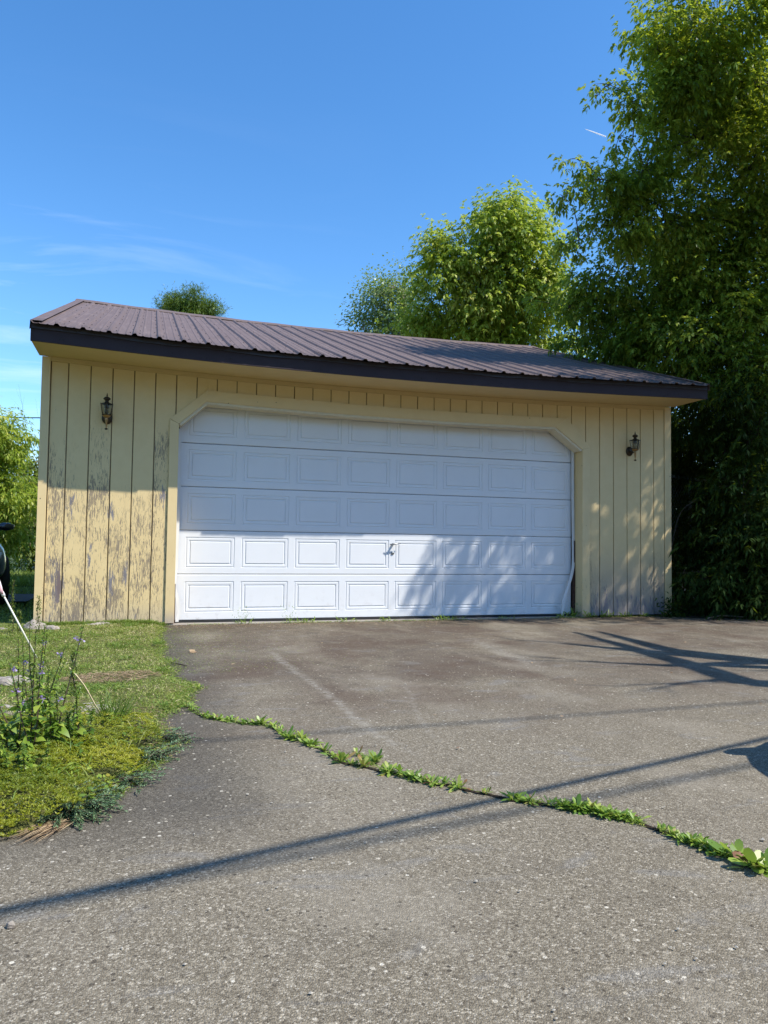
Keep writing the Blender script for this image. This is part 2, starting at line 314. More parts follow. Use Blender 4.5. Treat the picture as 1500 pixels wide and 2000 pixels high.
M_WEED=leafmat('weed_leaf',[(0,(.07,.15,.02)),(.35,(.17,.29,.04)),(.62,(.30,.40,.07)),(.86,(.44,.46,.12)),(.95,(.36,.24,.09)),(1,(.26,.11,.06))],.35,.42,(.35,.5,.06))
M_FLEAF=leafmat('flower_plant_leaf',[(0,(.06,.13,.02)),(.5,(.19,.29,.04)),(.9,(.36,.44,.07)),(1,(.4,.34,.06))],.4,.4,(.4,.55,.06))
M_PETAL=leafmat('lilac_petal',[(0,(.24,.15,.42)),(1,(.50,.40,.68))],.3,.5,(.5,.35,.7))
# ------------------------------------------------------------------ vectorised foliage
def nrm(a): return a/np.maximum(np.linalg.norm(a,axis=-1,keepdims=True),1e-9)
def blades(P,D,L,W,droop=.3,prof=((.42,1.0),),tint=None,side=None,lift=0.0):
    """n leaves: base point, pairs of edge points at the stations of prof, tip. returns V,T,tint"""
    n=len(P); L=np.broadcast_to(L,(n,)); W=np.broadcast_to(W,(n,)); droop=np.broadcast_to(droop,(n,))
    if side is None:
        upv=np.array([0,0,1.0])+rng.normal(0,.35,(n,3)); side=nrm(np.cross(D,upv))
    nor=nrm(np.cross(side,D))
    def c(t): return P+D*(L*t)[:,None]-np.array([0,0,1.0])*(droop*L*t*t)[:,None]
    st=[c(np.zeros(n))]
    for t,wf in prof:
        q=c(np.full(n,t)); e=side*(W*wf*.5)[:,None]; l=nor*(W*wf*lift)[:,None]
        st+=[q-e+l,q+e+l]
    st.append(c(np.ones(n)))
    k=len(st); V=np.stack(st,1).reshape(-1,3)
    T=[(0,2,1)]
    for i in range(len(prof)-1):
        a=1+2*i; T+=[(a,a+1,a+3),(a,a+3,a+2)]
    a=1+2*(len(prof)-1); T.append((a,a+1,k-1))
    T=(np.array(T)[None]+(np.arange(n)*k)[:,None,None]).reshape(-1,3)
    if tint is None: tint=rng.random(n)
    return V,T,np.repeat(tint,k)
class Fol:
    def __init__(s): s.V=[];s.T=[];s.t=[];s.n=0
    def add(s,V,T,t): s.V.append(V); s.T.append(T+s.n); s.t.append(t); s.n+=len(V); return s
    def bl(s,*a,**k): return s.add(*blades(*a,**k))
    def build(s,name,mat,parent=None): return tri_obj(name,np.concatenate(s.V),np.concatenate(s.T),mat,parent,np.concatenate(s.t))
def compound(P,D,size,n_leaf=5,wr=.34,tint=None,fol=None,droop=.35):
    """pinnate leaves hanging from P along D"""
    n=len(P); size=np.broadcast_to(size,(n,)); tint=rng.random(n) if tint is None else tint
    side=nrm(np.cross(D,np.array([0,0,1.0])+rng.normal(0,.25,(n,3))))
    Z=np.array([0,0,-1.0]); pairs=(n_leaf-1)//2
    def ax(t): return P+D*(size*t)[:,None]+Z*(size*t*t*.35)[:,None]
    for k in range(pairs):
        t=.45+.4*k/max(1,pairs)
        for s in (-1,1):
            d=nrm(side*s*.9+D*.55+Z*rng.uniform(-.15,.6,n)[:,None]+rng.normal(0,.2,(n,3)))
            fol.bl(ax(t),d,size*rng.uniform(.5,.72,n),size*wr*.62,droop,tint=np.clip(tint+rng.normal(0,.08,n),0,1))
    d=nrm(D+Z*rng.uniform(.3,.9,n)[:,None]+rng.normal(0,.12,(n,3)))
    fol.bl(ax(.85),d,size*rng.uniform(.6,.8,n),size*wr*.68,droop,tint=np.clip(tint+rng.normal(0,.08,n),0,1))
def crown(blobs,N,size,kind='compound',n_leaf=5,clump=.2,wr=.34,seed=1,per_m2=9,shell=(.35,1.28),tb=0,squash=.8,twig_r=.006):
    """leaf clumps spread through the blobs; returns foliage and twig geometry"""
    fol=Fol(); tw=G(); r2=np.array([b[3]**2*(b[4] if len(b)>4 else 1) for b in blobs]); tot=r2.sum()
    for b_,q in zip(blobs,r2):
        c=np.array(b_[:3]); r=b_[3]; nc=max(3,int(per_m2*(r/.3)**2)); nl=max(6,int(N*q/tot/nc))
        d=nrm(rng.normal(size=(nc,3))); rad=r*rng.uniform(shell[0],shell[1],nc)**.8; far_=rng.random(nc)<.14; rad=np.where(far_,r*rng.uniform(1.25,1.75,nc),rad); d[far_,2]=np.abs(d[far_,2])*rng.choice([1,1,-.4],far_.sum()); cc=c+d*rad[:,None]*np.array([1,1,.95])
        for k in range(nc):
            p=cc[k]; m=(c+p)/2+np.array([0,0,.08*r])
            tw.tube([c,m,p],[twig_r,twig_r*.7,twig_r*.3],3,cap=False)
        cr=clump*(.45+1.0*rng.random(nc))*min(1.3,max(.55,r/.35))*np.where(far_,.65,1.0)
        idx=np.repeat(np.arange(nc),np.maximum(3,(nl*(cr/clump)**1.6).astype(int))); off=rng.normal(size=(len(idx),3))*np.array([1,1,squash])*.55
        P=cc[idx]+off*cr[idx][:,None]
        D=nrm(off*.8+d[idx]*.5+rng.normal(0,.35,(len(idx),3))+np.array([0,0,-.25]))
        tint=np.clip(.45+rng.normal(0,.17,nc)[idx]+rng.normal(0,.19,len(idx))+.10*off[:,2]+tb,0,1)
        sz=size*rng.uniform(.7,1.25,len(idx))
        if kind=='compound': compound(P,D,sz,n_leaf,wr,tint,fol)
        elif kind=='simple': fol.bl(P,D,sz,sz*wr,.25,tint=tint,prof=((.4,1.0),))
        elif kind=='needle':
            for k in range(4): fol.bl(P,nrm(D+rng.normal(0,.6,D.shape)),sz,sz*.12,.1,tint=tint)
    return fol,tw
def tree(name,label,cat,base,h,blobs,N,size,mat,bark,rad=.12,group=None,lean=(0,0),limb_from=.35,**k):
    t=thing(name,label,cat,base,group); bx,by,bz=base
    g=G(); n=8; P=[Vector((bx+lean[0]*(i/n)**1.5+.12*math.sin(i*1.7+bx),by+lean[1]*(i/n)**1.5+.10*math.cos(i*2.1),bz+h*i/n)) for i in range(n+1)]
    P[0]=Vector(base); g.tube([P[0]-Vector((0,0,.1))]+P[1:],[rad*1.25]+[rad*(1-.85*i/n) for i in range(1,n+1)],10); g.build('trunk',bark,t,smooth=True)
    br=G()
    # every clump is joined to the nearest limb already grown, favouring short paths back to the trunk
    nodes=[(P[i].lerp(P[i+1],q),rad*(1-.85*(i+q)/n)*.75,0.0) for i in range(2,n) for q in (0,.5)]+[(P[-1],rad*.15,0.0)]
    left=[Vector(b_[:3]) for b_ in blobs]
    while left:
        best=None
        for ci,c in enumerate(left):
            for ni,(q,r_,pl) in enumerate(nodes):
                cost=(q-c).length+.35*pl+max(0,q.z-c.z)*.8+(.6 if r_<.012 else 0)
                if best is None or cost<best[0]: best=(cost,ci,ni)
        _,ci,ni=best; c=left.pop(ci); s,r_,pl=nodes[ni]; d=c-s; L=d.length
        r0=min(r_*.72,.016+.016*L); r0=max(r0,.008); m1=s+d*.33+Vector((random.uniform(-.06,.06),random.uniform(-.06,.06),.10))*L; m2=s+d*.68+Vector((random.uniform(-.06,.06),random.uniform(-.06,.06),.09))*L
        br.tube([s,m1,m2,c],[r0,r0*.82,r0*.62,r0*.42],6,cap=False)
        nodes+= [(m2,r0*.62,pl+L*.7),(c,r0*.42,pl+L)]
    fol,tw=crown(blobs,N,size,**k); br.add(tw.v,tw.f)
    br.build('branches',bark,t,smooth=True); fol.build('crown',mat,t); return t

RIGHT=[(7.75, -0.62, 7.43, 0.71), (8.49, -0.51, 6.91, 0.74), (7.24, -0.75, 6.84, 0.38), (6.67, -0.57, 7.02, 0.14), (6.18, -0.6, 6.42, 0.12), (6.04, -0.55, 6.28, 0.07), (6.57, -0.51, 6.33, 0.22), (6.94, -0.57, 7.35, 0.22), (7.21, -0.31, 6.64, 0.33), (6.49, -0.36, 5.98, 0.17), (5.87, -0.36, 5.58, 0.14), (5.79, -0.21, 5.16, 0.15), (6.43, -0.01, 5.58, 0.26), (7.11, -0.03, 5.82, 0.37), (7.88, -0.08, 6.34, 0.55), (8.69, -0.12, 6.04, 0.63), (7.64, 0.25, 5.33, 0.56), (6.87, 0.29, 5.17, 0.38), (6.31, 0.27, 4.87, 0.2), (8.6, 0.37, 5.37, 0.65), (7.21, 1.05, 4.7, 0.44), (6.84, 1.39, 4.39, 0.3), (7.99, 0.8, 4.64, 0.59), (8.76, 0.36, 4.36, 0.72), (7.49, 1.2, 4.02, 0.38), (8.16, 0.59, 3.7, 0.58), (8.76, -0.0, 3.33, 0.63), (7.19, 1.82, 4.12, 0.24)]
SHRUB=[(8.59, 0.39, 2.82, 0.5), (8.76, -0.17, 2.39, 0.55), (8.96, 1.35, 2.38, 0.31), (8.44, -0.24, 1.62, 0.54), (8.61, -0.47, 0.96, 0.52), (9.0, 0.87, 1.04, 0.53), (7.96, -0.03, 0.48, 0.33), (8.41, -0.17, 0.35, 0.47), (8.56, -0.52, 0.18, 0.39), (7.59, -0.13, 0.55, 0.14), (9.25, 1.82, 1.46, 0.25), (9.55, 1.71, 1.79, 0.49)]
CENTRE=[(8.84, 6.86, 8.4, 0.58), (9.19, 6.78, 7.83, 0.64), (8.46, 7.0, 8.05, 0.52), (8.73, 6.89, 8.63, 0.35), (7.76, 7.25, 7.46, 0.64), (7.31, 7.38, 7.68, 0.29), (7.22, 7.44, 6.99, 0.46), (8.43, 7.59, 6.94, 0.96), (9.46, 7.27, 6.84, 0.96), (7.73, 8.36, 6.37, 0.74), (8.79, 8.05, 5.89, 0.86), (9.97, 7.68, 5.91, 0.86), (9.7, 6.64, 7.37, 0.35), (7.32, 8.5, 6.24, 0.43), (9.66, 6.68, 6.79, 0.52)]
BIRCH=[(7.91, 13.43, 8.82, 0.53), (7.4, 13.61, 8.5, 0.44), (7.86, 14.01, 8.19, 0.8), (7.05, 13.77, 7.55, 0.47), (8.38, 13.32, 8.2, 0.55), (8.71, 13.77, 7.56, 0.48), (8.1, 13.96, 7.55, 0.72)]
PINE=[(2.41, 22.45, 10.33, 0.66), (1.93, 22.61, 10.2, 0.49), (2.96, 22.28, 10.21, 0.49), (2.47, 22.46, 9.72, 0.98)]
LEFTA=[(-2.12, 8.49, 2.87, 0.51), (-1.73, 8.37, 2.98, 0.35), (-1.54, 8.29, 3.29, 0.12), (-2.0, 9.02, 2.2, 0.64), (-1.6, 8.38, 1.85, 0.41), (-1.78, 8.47, 1.24, 0.51)]
LEFTB=[(-1.7, 12.57, 2.65, 0.34), (-1.38, 12.5, 2.14, 0.39), (-1.73, 12.1, 1.72, 0.44), (-1.75, 11.62, 1.08, 0.43), (-1.35, 12.01, 1.09, 0.38)]
# ------------------------------------------------------------------ setting: ground sheets
def grid_sheet(name,x0,x1,y0,y1,step,zf,mat,label=None):
    xs=np.arange(x0,x1+1e-6,step); ys=np.arange(y0,y1+1e-6,step); X,Y=np.meshgrid(xs,ys); Z=zf(X,Y)
    nx,ny=len(xs),len(ys); V=np.stack([X,Y,Z],-1).reshape(-1,3); i=np.arange(nx*ny).reshape(ny,nx)
    a,b_,c,d=i[:-1,:-1].ravel(),i[:-1,1:].ravel(),i[1:,1:].ravel(),i[1:,:-1].ravel()
    o=tri_obj(name,V,np.concatenate([np.stack([a,b_,c],1),np.stack([a,c,d],1)]),mat,smooth=True); o['kind']='structure'
    return o
def sn(X,Y,s,seed=0):      # cheap smooth noise
    r=np.random.default_rng(seed); v=0
    for k in range(7):
        a=r.uniform(0,6.28); f=s*r.uniform(.6,1.7); v=v+np.sin(X*f*math.cos(a)+Y*f*math.sin(a)+r.uniform(0,6.28))
    return v/7
def inpoly(X,Y,poly):
    ins=np.zeros(np.shape(X),bool); n=len(poly)
    for i in range(n):
        (xa,ya),(xb,yb)=poly[i],poly[(i+1)%n]
        ins^=((ya>Y)!=(yb>Y))&(X<(xb-xa)*(Y-ya)/(yb-ya+1e-12)+xa)
    return ins
def dpoly(X,Y,poly):
    d=np.full(np.shape(X),1e9); n=len(poly)
    for i in range(n):
        (xa,ya),(xb,yb)=poly[i],poly[(i+1)%n]; L2=(xb-xa)**2+(yb-ya)**2
        t=np.clip(((X-xa)*(xb-xa)+(Y-ya)*(yb-ya))/L2,0,1); d=np.minimum(d,np.hypot(X-xa-t*(xb-xa),Y-ya-t*(yb-ya)))
    return d
LAWN=[(1.22,.3),(1.21,-.3),(1.14,-1.0),(1.17,-1.7),(1.13,-2.2),(1.20,-2.8),(1.17,-3.2),(1.27,-3.45),(1.31,-3.62),(1.22,-3.85),(1.22,-4.02),(1.16,-4.15),(1.06,-4.35),(1.09,-4.6),(1.13,-4.8),(1.08,-5.0),(1.02,-5.15),(.98,-5.3),(.92,-5.5),(.86,-5.66),(.75,-5.75),(.62,-5.77),(.3,-5.72),(-1.5,-5.4),(-9,-5.2),(-9,26),(-.25,26),(-.10,.3)]
BED=[(1.05,-4.40),(1.09,-4.7),(1.11,-4.9),(1.06,-5.1),(1.0,-5.3),(.93,-5.5),(.86,-5.68),(.74,-5.78),(.60,-5.80),(.2,-5.76),(-.5,-5.66),(-.5,-4.2),(.45,-4.25),(.8,-4.35)]
def lawn_h(X,Y):
    ins=inpoly(X,Y,LAWN); d=dpoly(X,Y,LAWN); s=np.where(ins,np.minimum(d/.10,1),-np.minimum(d/.05,1))
    h=.030*s+.012*sn(X,Y,9,1)*(s>.2)+.02*sn(X,Y,2.5,2)*np.clip(s,0,1)
    return np.where(s>-.2,h,-.02)
def ground_h(X,Y): return -.03+0*X
g=G(); g.add([(-900,-900,-.035),(900,-900,-.035),(900,1500,-.035),(-900,1500,-.035)],[(0,1,2,3)]); o=g.build('ground',M_FGR); o['kind']='structure'
grid_sheet('driveway',-7.0,15.0,-26.0,.20,.2,lambda X,Y:.006*sn(X,Y,.9,5)*np.clip((-Y-.5)/2,0,1),M_ASPH)
grid_sheet('lawn_ground',-2.0,1.5,-6.1,.4,.04,lawn_h,M_SOIL)
grid_sheet('side_yard',-9.0,-.1,.3,26,.6,lambda X,Y:.012+.02*sn(X,Y,.8,3),M_FGR)
grid_sheet('side_lawn',-9.0,-1.96,-5.2,.4,.3,lambda X,Y:.02+.012*sn(X,Y,2,3),M_FGR)
grid_sheet('woodland_floor',7.55,24,-.35,26,.3,lambda X,Y:.012+.02*sn(X,Y,1.5,4)*np.clip((Y+.35)*2,0,1),plain('leaf_litter',(.055,.04,.025),.9,var=.5,scale=30,bump=.8))
grid_sheet('gravel_path',-4.5,-.25,3.0,4.6,.4,lambda X,Y:.045+0*X,plain('grey_gravel',(.14,.14,.15),.9,var=.4,scale=60,bump=.6))

# ------------------------------------------------------------------ garage
W,H,OV=7.5064,2.715,.6065; ZE=2.867; RY,RZ=3.78,4.45; EL,ER=.05,.05; DEPTH=2*RY
def sag(x): t=min(1,max(0,x/W)); return -.075*4*t*(1-t)*(1.15-.3*t)
def sagr(x): t=min(1,max(0,x/W)); return -.07*4*t*(1-t)
gar=thing('garage','cream painted wooden double garage with peeling paint under a brown metal roof','garage',(W/2,3.8,0))
# opening outline (mid trim)
def open_z(x):
    if x<1.27 or x>6.235: return 0
    if x<1.60: return 2.135+(x-1.27)/(1.60-1.27)*.285
    if x>5.875: return 2.09+(6.235-x)/(6.235-5.875)*.31
    return 2.42-.02*math.sin(math.pi*(x-1.6)/4.275)-.01*(x-1.6)/4.275
gx=[.226+.2125*k-.000179*k*k for k in range(35)]
edges=[.062]+gx+[7.407]
edges=[e for i,e in enumerate(edges) if i==0 or e-edges[i-1]>.05]
gg=.0055
for i in range(len(edges)-1):
    x0,x1=edges[i]+gg,edges[i+1]-gg; g=G()
    cuts=[x0]+[c for c in (1.27,1.60,5.875,6.235) if x0<c<x1]+[x1]
    yo=random.uniform(-.0012,.0012)
    for a,c in zip(cuts,cuts[1:]):
        e=1e-5; za,zb=open_z(a+e),open_z(c-e)
        za=za if za else .015+random.uniform(0,.012); zb=zb if zb else za
        g.prism_y([(a,za),(c,zb),(c,H+sag(c)-.004),(a,H+sag(a)-.004)],yo,.016)
    g.build('board',M_PEEL,gar,bevel=.0015)
# dark backing behind the grooves (follows the opening)
g=G(); cs=[0,.6,1.27]; g.prism_y([(0.002,.02),(1.268,.02),(1.268,H+sag(1.27)-.01),(.002,H-.01)],.0145,.09)
g.prism_y([(6.237,.02),(W-.002,.02),(W-.002,H-.01),(6.237,H+sag(6.2)-.01)],.0145,.09)
xs=[1.27,1.6]+[1.6+4.275*k/8 for k in range(1,9)]+[6.235]
for a,c in zip(xs,xs[1:]): g.prism_y([(a,open_z(a+1e-5)),(c,open_z(c-1e-5)),(c,H+sag(c)-.01),(a,H+sag(a)-.01)],.0145,.09)
g.build('wall_backing',M_BACK,gar)
# side and rear walls, gables
for x0,x1 in ((0,.09),(W-.09,W)):
    g=G()
    g.add([(x0,.092,0.0),(x1,.092,0.0),(x1,DEPTH,0),(x0,DEPTH,0),(x0,.092,H-.01),(x1,.092,H-.01),(x1,DEPTH,H-.01),(x0,DEPTH,H-.01),(x0,RY,RZ-.12),(x1,RY,RZ-.12)],
      [(0,3,2,1),(0,1,5,4),(3,7,6,2),(0,4,8,7,3),(1,2,6,9,5),(4,5,9,8),(8,9,6,7)])
    g.build('side_wall',M_PEEL,gar)
g=G(); g.box(.095,W-.095,DEPTH-.09,DEPTH-.002,0,H-.02); g.build('rear_wall',M_PEEL,gar)
# corner boards
g=G(); g.box(-.022,.058,-.020,-.0015,.01,H-.005); g.box(-.022,-.003,-.0012,.10,.01,H-.005); g.build('corner_trim',M_TRIM,gar,bevel=.002)
g=G(); g.box(7.412,W+.006,-.004,.012,.01,H-.005); g.box(W+.0005,W+.016,.0125,.10,.01,H-.005); g.build('corner_trim',M_TRIM,gar,bevel=.002)
# door casing, five boards butted end to end
OUT=[(1.225,.0),(1.225,2.155),(1.600,2.485),(5.962,2.462),(6.285,2.120),(6.285,0)]
INN=[(1.318,.0),(1.318,2.110),(1.597,2.362),(5.800,2.345),(6.180,2.085),(6.180,0)]
for i in range(5):
    g=G(); a,c=OUT[i],OUT[i+1]; d,e=INN[i+1],INN[i]
    k=.0015
    if i==2:
        n=8
        for j in range(n):
            f0,f1=j/n,(j+1)/n; s0,s1=-.03*math.sin(math.pi*f0),-.03*math.sin(math.pi*f1)
            q=lambda P,Q,f,s:(P[0]+(Q[0]-P[0])*f,P[1]+(Q[1]-P[1])*f+s)
            g.prism_y([q(e,d,f0,s0),q(e,d,f1,s1),q(a,c,f1,s1),q(a,c,f0,s0)],-.022,-.0018)
    else:
        z0=.03 if i in (0,) else 0
        poly=[e,d,c,a]
        if i==0: poly=[(1.225,.02),(1.318,.02),(1.318,2.108),(1.225,2.153)]
        if i==4: poly=[(6.180,.01),(6.285,.01),(6.285,2.118),(6.180,2.083)]
        if i in (1,): poly=[INN[1],INN[2],OUT[2],OUT[1]]
        if i==3: poly=[INN[3],INN[4],OUT[4],OUT[3]]
        g.prism_y(poly,-.022-(.001 if i in (1,3) else 0),-.0018)
    g.build('door_trim',M_TRIM,gar,bevel=.002 if i!=2 else 0)
# jamb (reveal) pieces and thin stop moulding around the opening
def seg(a,c,t,y0,y1,name,mat,bev=.001):
    dx,dz=c[0]-a[0],c[1]-a[1]; L=math.hypot(dx,dz); nx,nz=dz/L*t,-dx/L*t
    g=G(); g.prism_y([a,c,(c[0]-nx,c[1]-nz),(a[0]-nx,a[1]-nz)] if t<0 else [a,(a[0]+nx,a[1]+nz),(c[0]+nx,c[1]+nz),c],y0,y1); return g.build(name,mat,gar)
JP=[(1.318,.0),(1.318,2.110),(1.597,2.362),(5.800,2.345),(6.180,2.085),(6.180,0)]
g=G(); g.box(1.29,1.312,.0,.20,0,2.12); g.build('jamb',M_TRIM,gar)
g=G(); g.box(6.186,6.21,.0,.23,.0,2.09); g.build('jamb',M_TRIM,gar)
g=G(); g.box(6.168,6.184,.15,.21,.0,.95); g.build('jamb_foot',M_RUST,gar)
g=G(); g.box(1.314,1.33,.12,.19,.0,.42); g.build('jamb_foot',M_RUST,gar)
def strip(pts,wd,y0,y1,name,mat):
    """moulding following pts (x,z), inside the opening, wd wide"""
    g=G(); n=len(pts); P=[Vector((p[0],0,p[1])) for p in pts]; off=[]
    for i in range(n):
        d0=(P[i]-P[max(i-1,0)]); d1=(P[min(i+1,n-1)]-P[i]); d0=d0 if d0.length>0 else d1; d1=d1 if d1.length>0 else d0
        n0=Vector((d0.z,0,-d0.x)).normalized(); n1=Vector((d1.z,0,-d1.x)).normalized(); m=(n0+n1).normalized(); off.append(P[i]+m*wd/max(.5,m.dot(n0)))
    for i in range(n-1):
        A,B,C_,D_=P[i],P[i+1],off[i+1],off[i]
        g.add([(A.x,y0,A.z),(D_.x,y0,D_.z),(C_.x,y0,C_.z),(B.x,y0,B.z),(A.x,y1,A.z),(D_.x,y1,D_.z),(C_.x,y1,C_.z),(B.x,y1,B.z)],[(0,1,2,3),(7,6,5,4),(0,4,5,1),(2,6,7,3),(1,5,6,2),(3,7,4,0)])
    return g.build(name,mat,gar)
top=[(1.319,2.108)]+[(1.598,2.361)]+[(1.598+4.2*k/8,2.361-.016*k/8-.03*math.sin(math.pi*k/8)) for k in range(1,8)]+[(5.799,2.344)]+[(6.179,2.085)]
strip(top,.024,-.012,.16,'door_stop',plain('pale_stop_moulding',(.70,.62,.44),.55,var=.08))
def seal(pts,side):
    g=G(); n=len(pts)
    for i in range(n-1):
        (x0,y0,z0),(x1,y1,z1)=pts[i],pts[i+1]; wd=.034; t=.012
        g.add([(x0,y0,z0),(x0+wd*side,y0,z0),(x0+wd*side,y0+t,z0),(x0,y0+t,z0),(x1,y1,z1),(x1+wd*side,y1,z1),(x1+wd*side,y1+t,z1),(x1,y1+t,z1)],
              [(0,1,5,4),(1,2,6,5),(2,3,7,6),(3,0,4,7)]+([(3,2,1,0)] if i==0 else [])+([(4,5,6,7)] if i==n-2 else []))
    o=g.build('weather_seal',M_SEAL,gar); return o
def smooth(pts,n=6):
    out=[]; P=[np.array(p,float) for p in pts]; P=[2*P[0]-P[1]]+P+[2*P[-1]-P[-2]]
    for i in range(1,len(P)-2):
        for k in range(n):
            t=k/n; out.append(tuple(.5*((2*P[i])+(-P[i-1]+P[i+1])*t+(2*P[i-1]-5*P[i]+4*P[i+1]-P[i+2])*t*t+(-P[i-1]+3*P[i]-3*P[i+1]+P[i+2])*t**3)))
    return out+[tuple(P[-2])]
o=seal(smooth([(6.135,.155,2.09),(6.136,.155,1.5),(6.145,.155,.80),(6.125,.14,.58),(6.055,.12,.38),(5.985,.11,.22),(5.965,.11,.01)]),1)
o['label']='white rubber door seal curling away at the bottom right'
o=seal(smooth([(1.322,.15,2.08),(1.322,.15,1.2),(1.314,.15,.62),(1.300,.13,.42),(1.335,.12,.26),(1.352,.12,.14),(1.335,.12,.02)]),1)
o['label']='white rubber door seal bulging out at the bottom left'
# ---- sectional door: five sections, each with eight embossed panels
DY=.20; XD0,XD1=1.335,6.150; zs=[(.028,.517),(.522,.991),(.996,1.464),(1.469,1.938),(1.944,2.42)]
gaps=[1.391+.594*k for k in range(9)]
for si,(z0,z1) in enumerate(zs):
    cz=(z0+z1)/2+(.0 if si else .005); ph=.332; pw=.520
    tilt=.004*(si==0)
    px=[((gaps[k]+gaps[k+1])/2-pw/2,(gaps[k]+gaps[k+1])/2+pw/2) for k in range(8)]
    if px[-1][1]>XD1-.03: px[-1]=(px[-1][0],XD1-.03)
    g=G(); zb,zt=cz-ph/2,cz+ph/2
    bands=[XD0]+[v for p in px for v in p]+[XD1]
    def quad(x0,x1,a,c): g.add([(x0,DY,a),(x1,DY,a),(x1,DY,c),(x0,DY,c)],[(0,1,2,3)])
    cols=[(bands[i],bands[i+1]) for i in range(0,len(bands),1) if i+1<len(bands)]
    for j,(a,c) in enumerate(cols):
        quad(a,c,z0+.006,zb); quad(a,c,zt,z1-.006)
        if j%2==0: quad(a,c,zb,zt)
    # rolled edges and returns of the section
    g.add([(XD0,DY,z1-.006),(XD1,DY,z1-.006),(XD1,DY+.006,z1),(XD0,DY+.006,z1),(XD1,DY+.045,z1),(XD0,DY+.045,z1)],[(0,1,2,3),(3,2,4,5)])
    g.add([(XD0,DY,z0+.006),(XD1,DY,z0+.006),(XD1,DY+.006,z0),(XD0,DY+.006,z0),(XD1,DY+.045,z0),(XD0,DY+.045,z0)],[(3,2,1,0),(5,4,2,3)])
    g.add([(XD0,DY,z0+.006),(XD0,DY,z1-.006),(XD0,DY+.045,z1-.006),(XD0,DY+.045,z0+.006)],[(0,1,2,3)]); g.add([(XD1,DY,z0+.006),(XD1,DY+.045,z0+.006),(XD1,DY+.045,z1-.006),(XD1,DY,z1-.006)],[(0,1,2,3)])
    sec=g.build('door_section',M_DOOR,gar)
    prof=[(0,0),(.004,.0065),(.011,.0068),(.015,.0008),(.036,.0018),(.040,.0090),(.048,.0090),(.053,.0008)]
    for a,c in px:
        g=G(); vs=[];fs=[]
        for d,y in prof: vs+=[(a+d,DY+y,zb+d),(c-d,DY+y,zb+d),(c-d,DY+y,zt-d),(a+d,DY+y,zt-d)]
        for k in range(len(prof)-1):
            for q in range(4): fs.append((k*4+q,k*4+(q+1)%4,(k+1)*4+(q+1)%4,(k+1)*4+q))
        k=len(prof)-1; fs.append((k*4,k*4+1,k*4+2,k*4+3)); g.add(vs,fs); g.build('panel',M_DOOR,sec)
    if si==1: handle_sec=sec
g=G(); g.box(XD0,XD1,.246,.262,.0,2.45); g.build('door_backing',M_DARK,gar)
g=G(); g.box(1.30,6.17,.17,.24,-.02,.022); g.build('bottom_seal',plain('black_rubber',(.02,.02,.02),.8),gar)
g=G(); hx,hz=3.775,.875
g.lathe([(.014,0),(.014,.02),(.011,.045)],(0,0,0),12)
hv=[(hx+v[0],DY-v[2],hz+v[1]) for v in g.v]; g2=G(); g2.v=hv; g2.f=g.f; g2.mi=g.mi
g2.tube([(hx-.05,DY-.050,hz-.006),(hx-.02,DY-.053,hz-.002),(hx+.02,DY-.053,hz+.004),(hx+.085,DY-.047,hz+.006)],[.006,.008,.008,.005],8); g2.build('handle',M_STEEL,handle_sec,smooth=True)
g=G(); g.lathe([(.019,0),(.019,.006),(.014,.012),(.005,.013)],(0,0,0),14); g2=G(); g2.v=[(hx-.0+v[0],DY-v[2],hz-.105+v[1]) for v in g.v]; g2.f=g.f; g2.mi=g.mi; g2.build('lock',M_STEEL,handle_sec,smooth=True)
# concrete sill under the door
g=G(); g.box(1.2,6.3,-.03,.35,-.03,.004); g.build('threshold',plain('concrete',(.30,.27,.24),.9,var=.3,scale=30,bump=.4),gar)
# ---- soffit, fascia, roof
n=24; X=[-EL+(W+EL+ER)*k/n for k in range(n+1)]
def ribbon(name,mat,prof,ends=True,x0=None,x1=None,sg=sag,step_n=24,bevel=0):
    """closed profile [(y,z)] swept along x with the eave's sag"""
    xs=[(x0 if x0 is not None else -EL)+((x1 if x1 is not None else W+ER)-(x0 if x0 is not None else -EL))*k/step_n for k in range(step_n+1)]
    m=len(prof); g=G(); vs=[(x,y,z+sg(x)) for x in xs for y,z in prof]
    fs=[(k*m+j,(k+1)*m+j,(k+1)*m+(j+1)%m,k*m+(j+1)%m) for k in range(step_n) for j in range(m)]
    fs+=[tuple(range(m)),tuple(range(step_n*m+m-1,step_n*m-1,-1))]
    g.add(vs,fs); return g.build(name,mat,gar,bevel=bevel)
ribbon('soffit',M_SOFF,[(-OV+.004,H+.002),(-.002,H+.002),(-.002,H+.02),(-OV+.004,H+.02)])
ribbon('fascia',M_FASC,[(-OV-.02,H-.008),(-OV+.002,H-.008),(-OV+.002,ZE-.015),(-OV-.02,ZE-.015)])
ribbon('roof_deck',M_DARK,[(-OV-.012,ZE-.013),(RY,RZ-.05),(RY,RZ-.012),(-OV-.012,ZE-.002)])
ribbon('rear_roof_deck',M_DARK,[(RY+.002,RZ-.05),(DEPTH+OV,ZE-.03),(DEPTH+OV,ZE-.002),(RY+.002,RZ-.012)],sg=sagr)
ribbon('wall_plate_trim',M_SOFF,[(-.020,H-.045),(-.0022,H-.045),(-.0022,H+.0005),(-.020,H+.0005)],x0=.06,x1=W-.10)
PITCHV=Vector((0,RY+OV+.045,RZ-ZE)).normalized()
Nv=Vector((0,-PITCHV.z,PITCHV.y))
rib=.2286; sheet=.9144
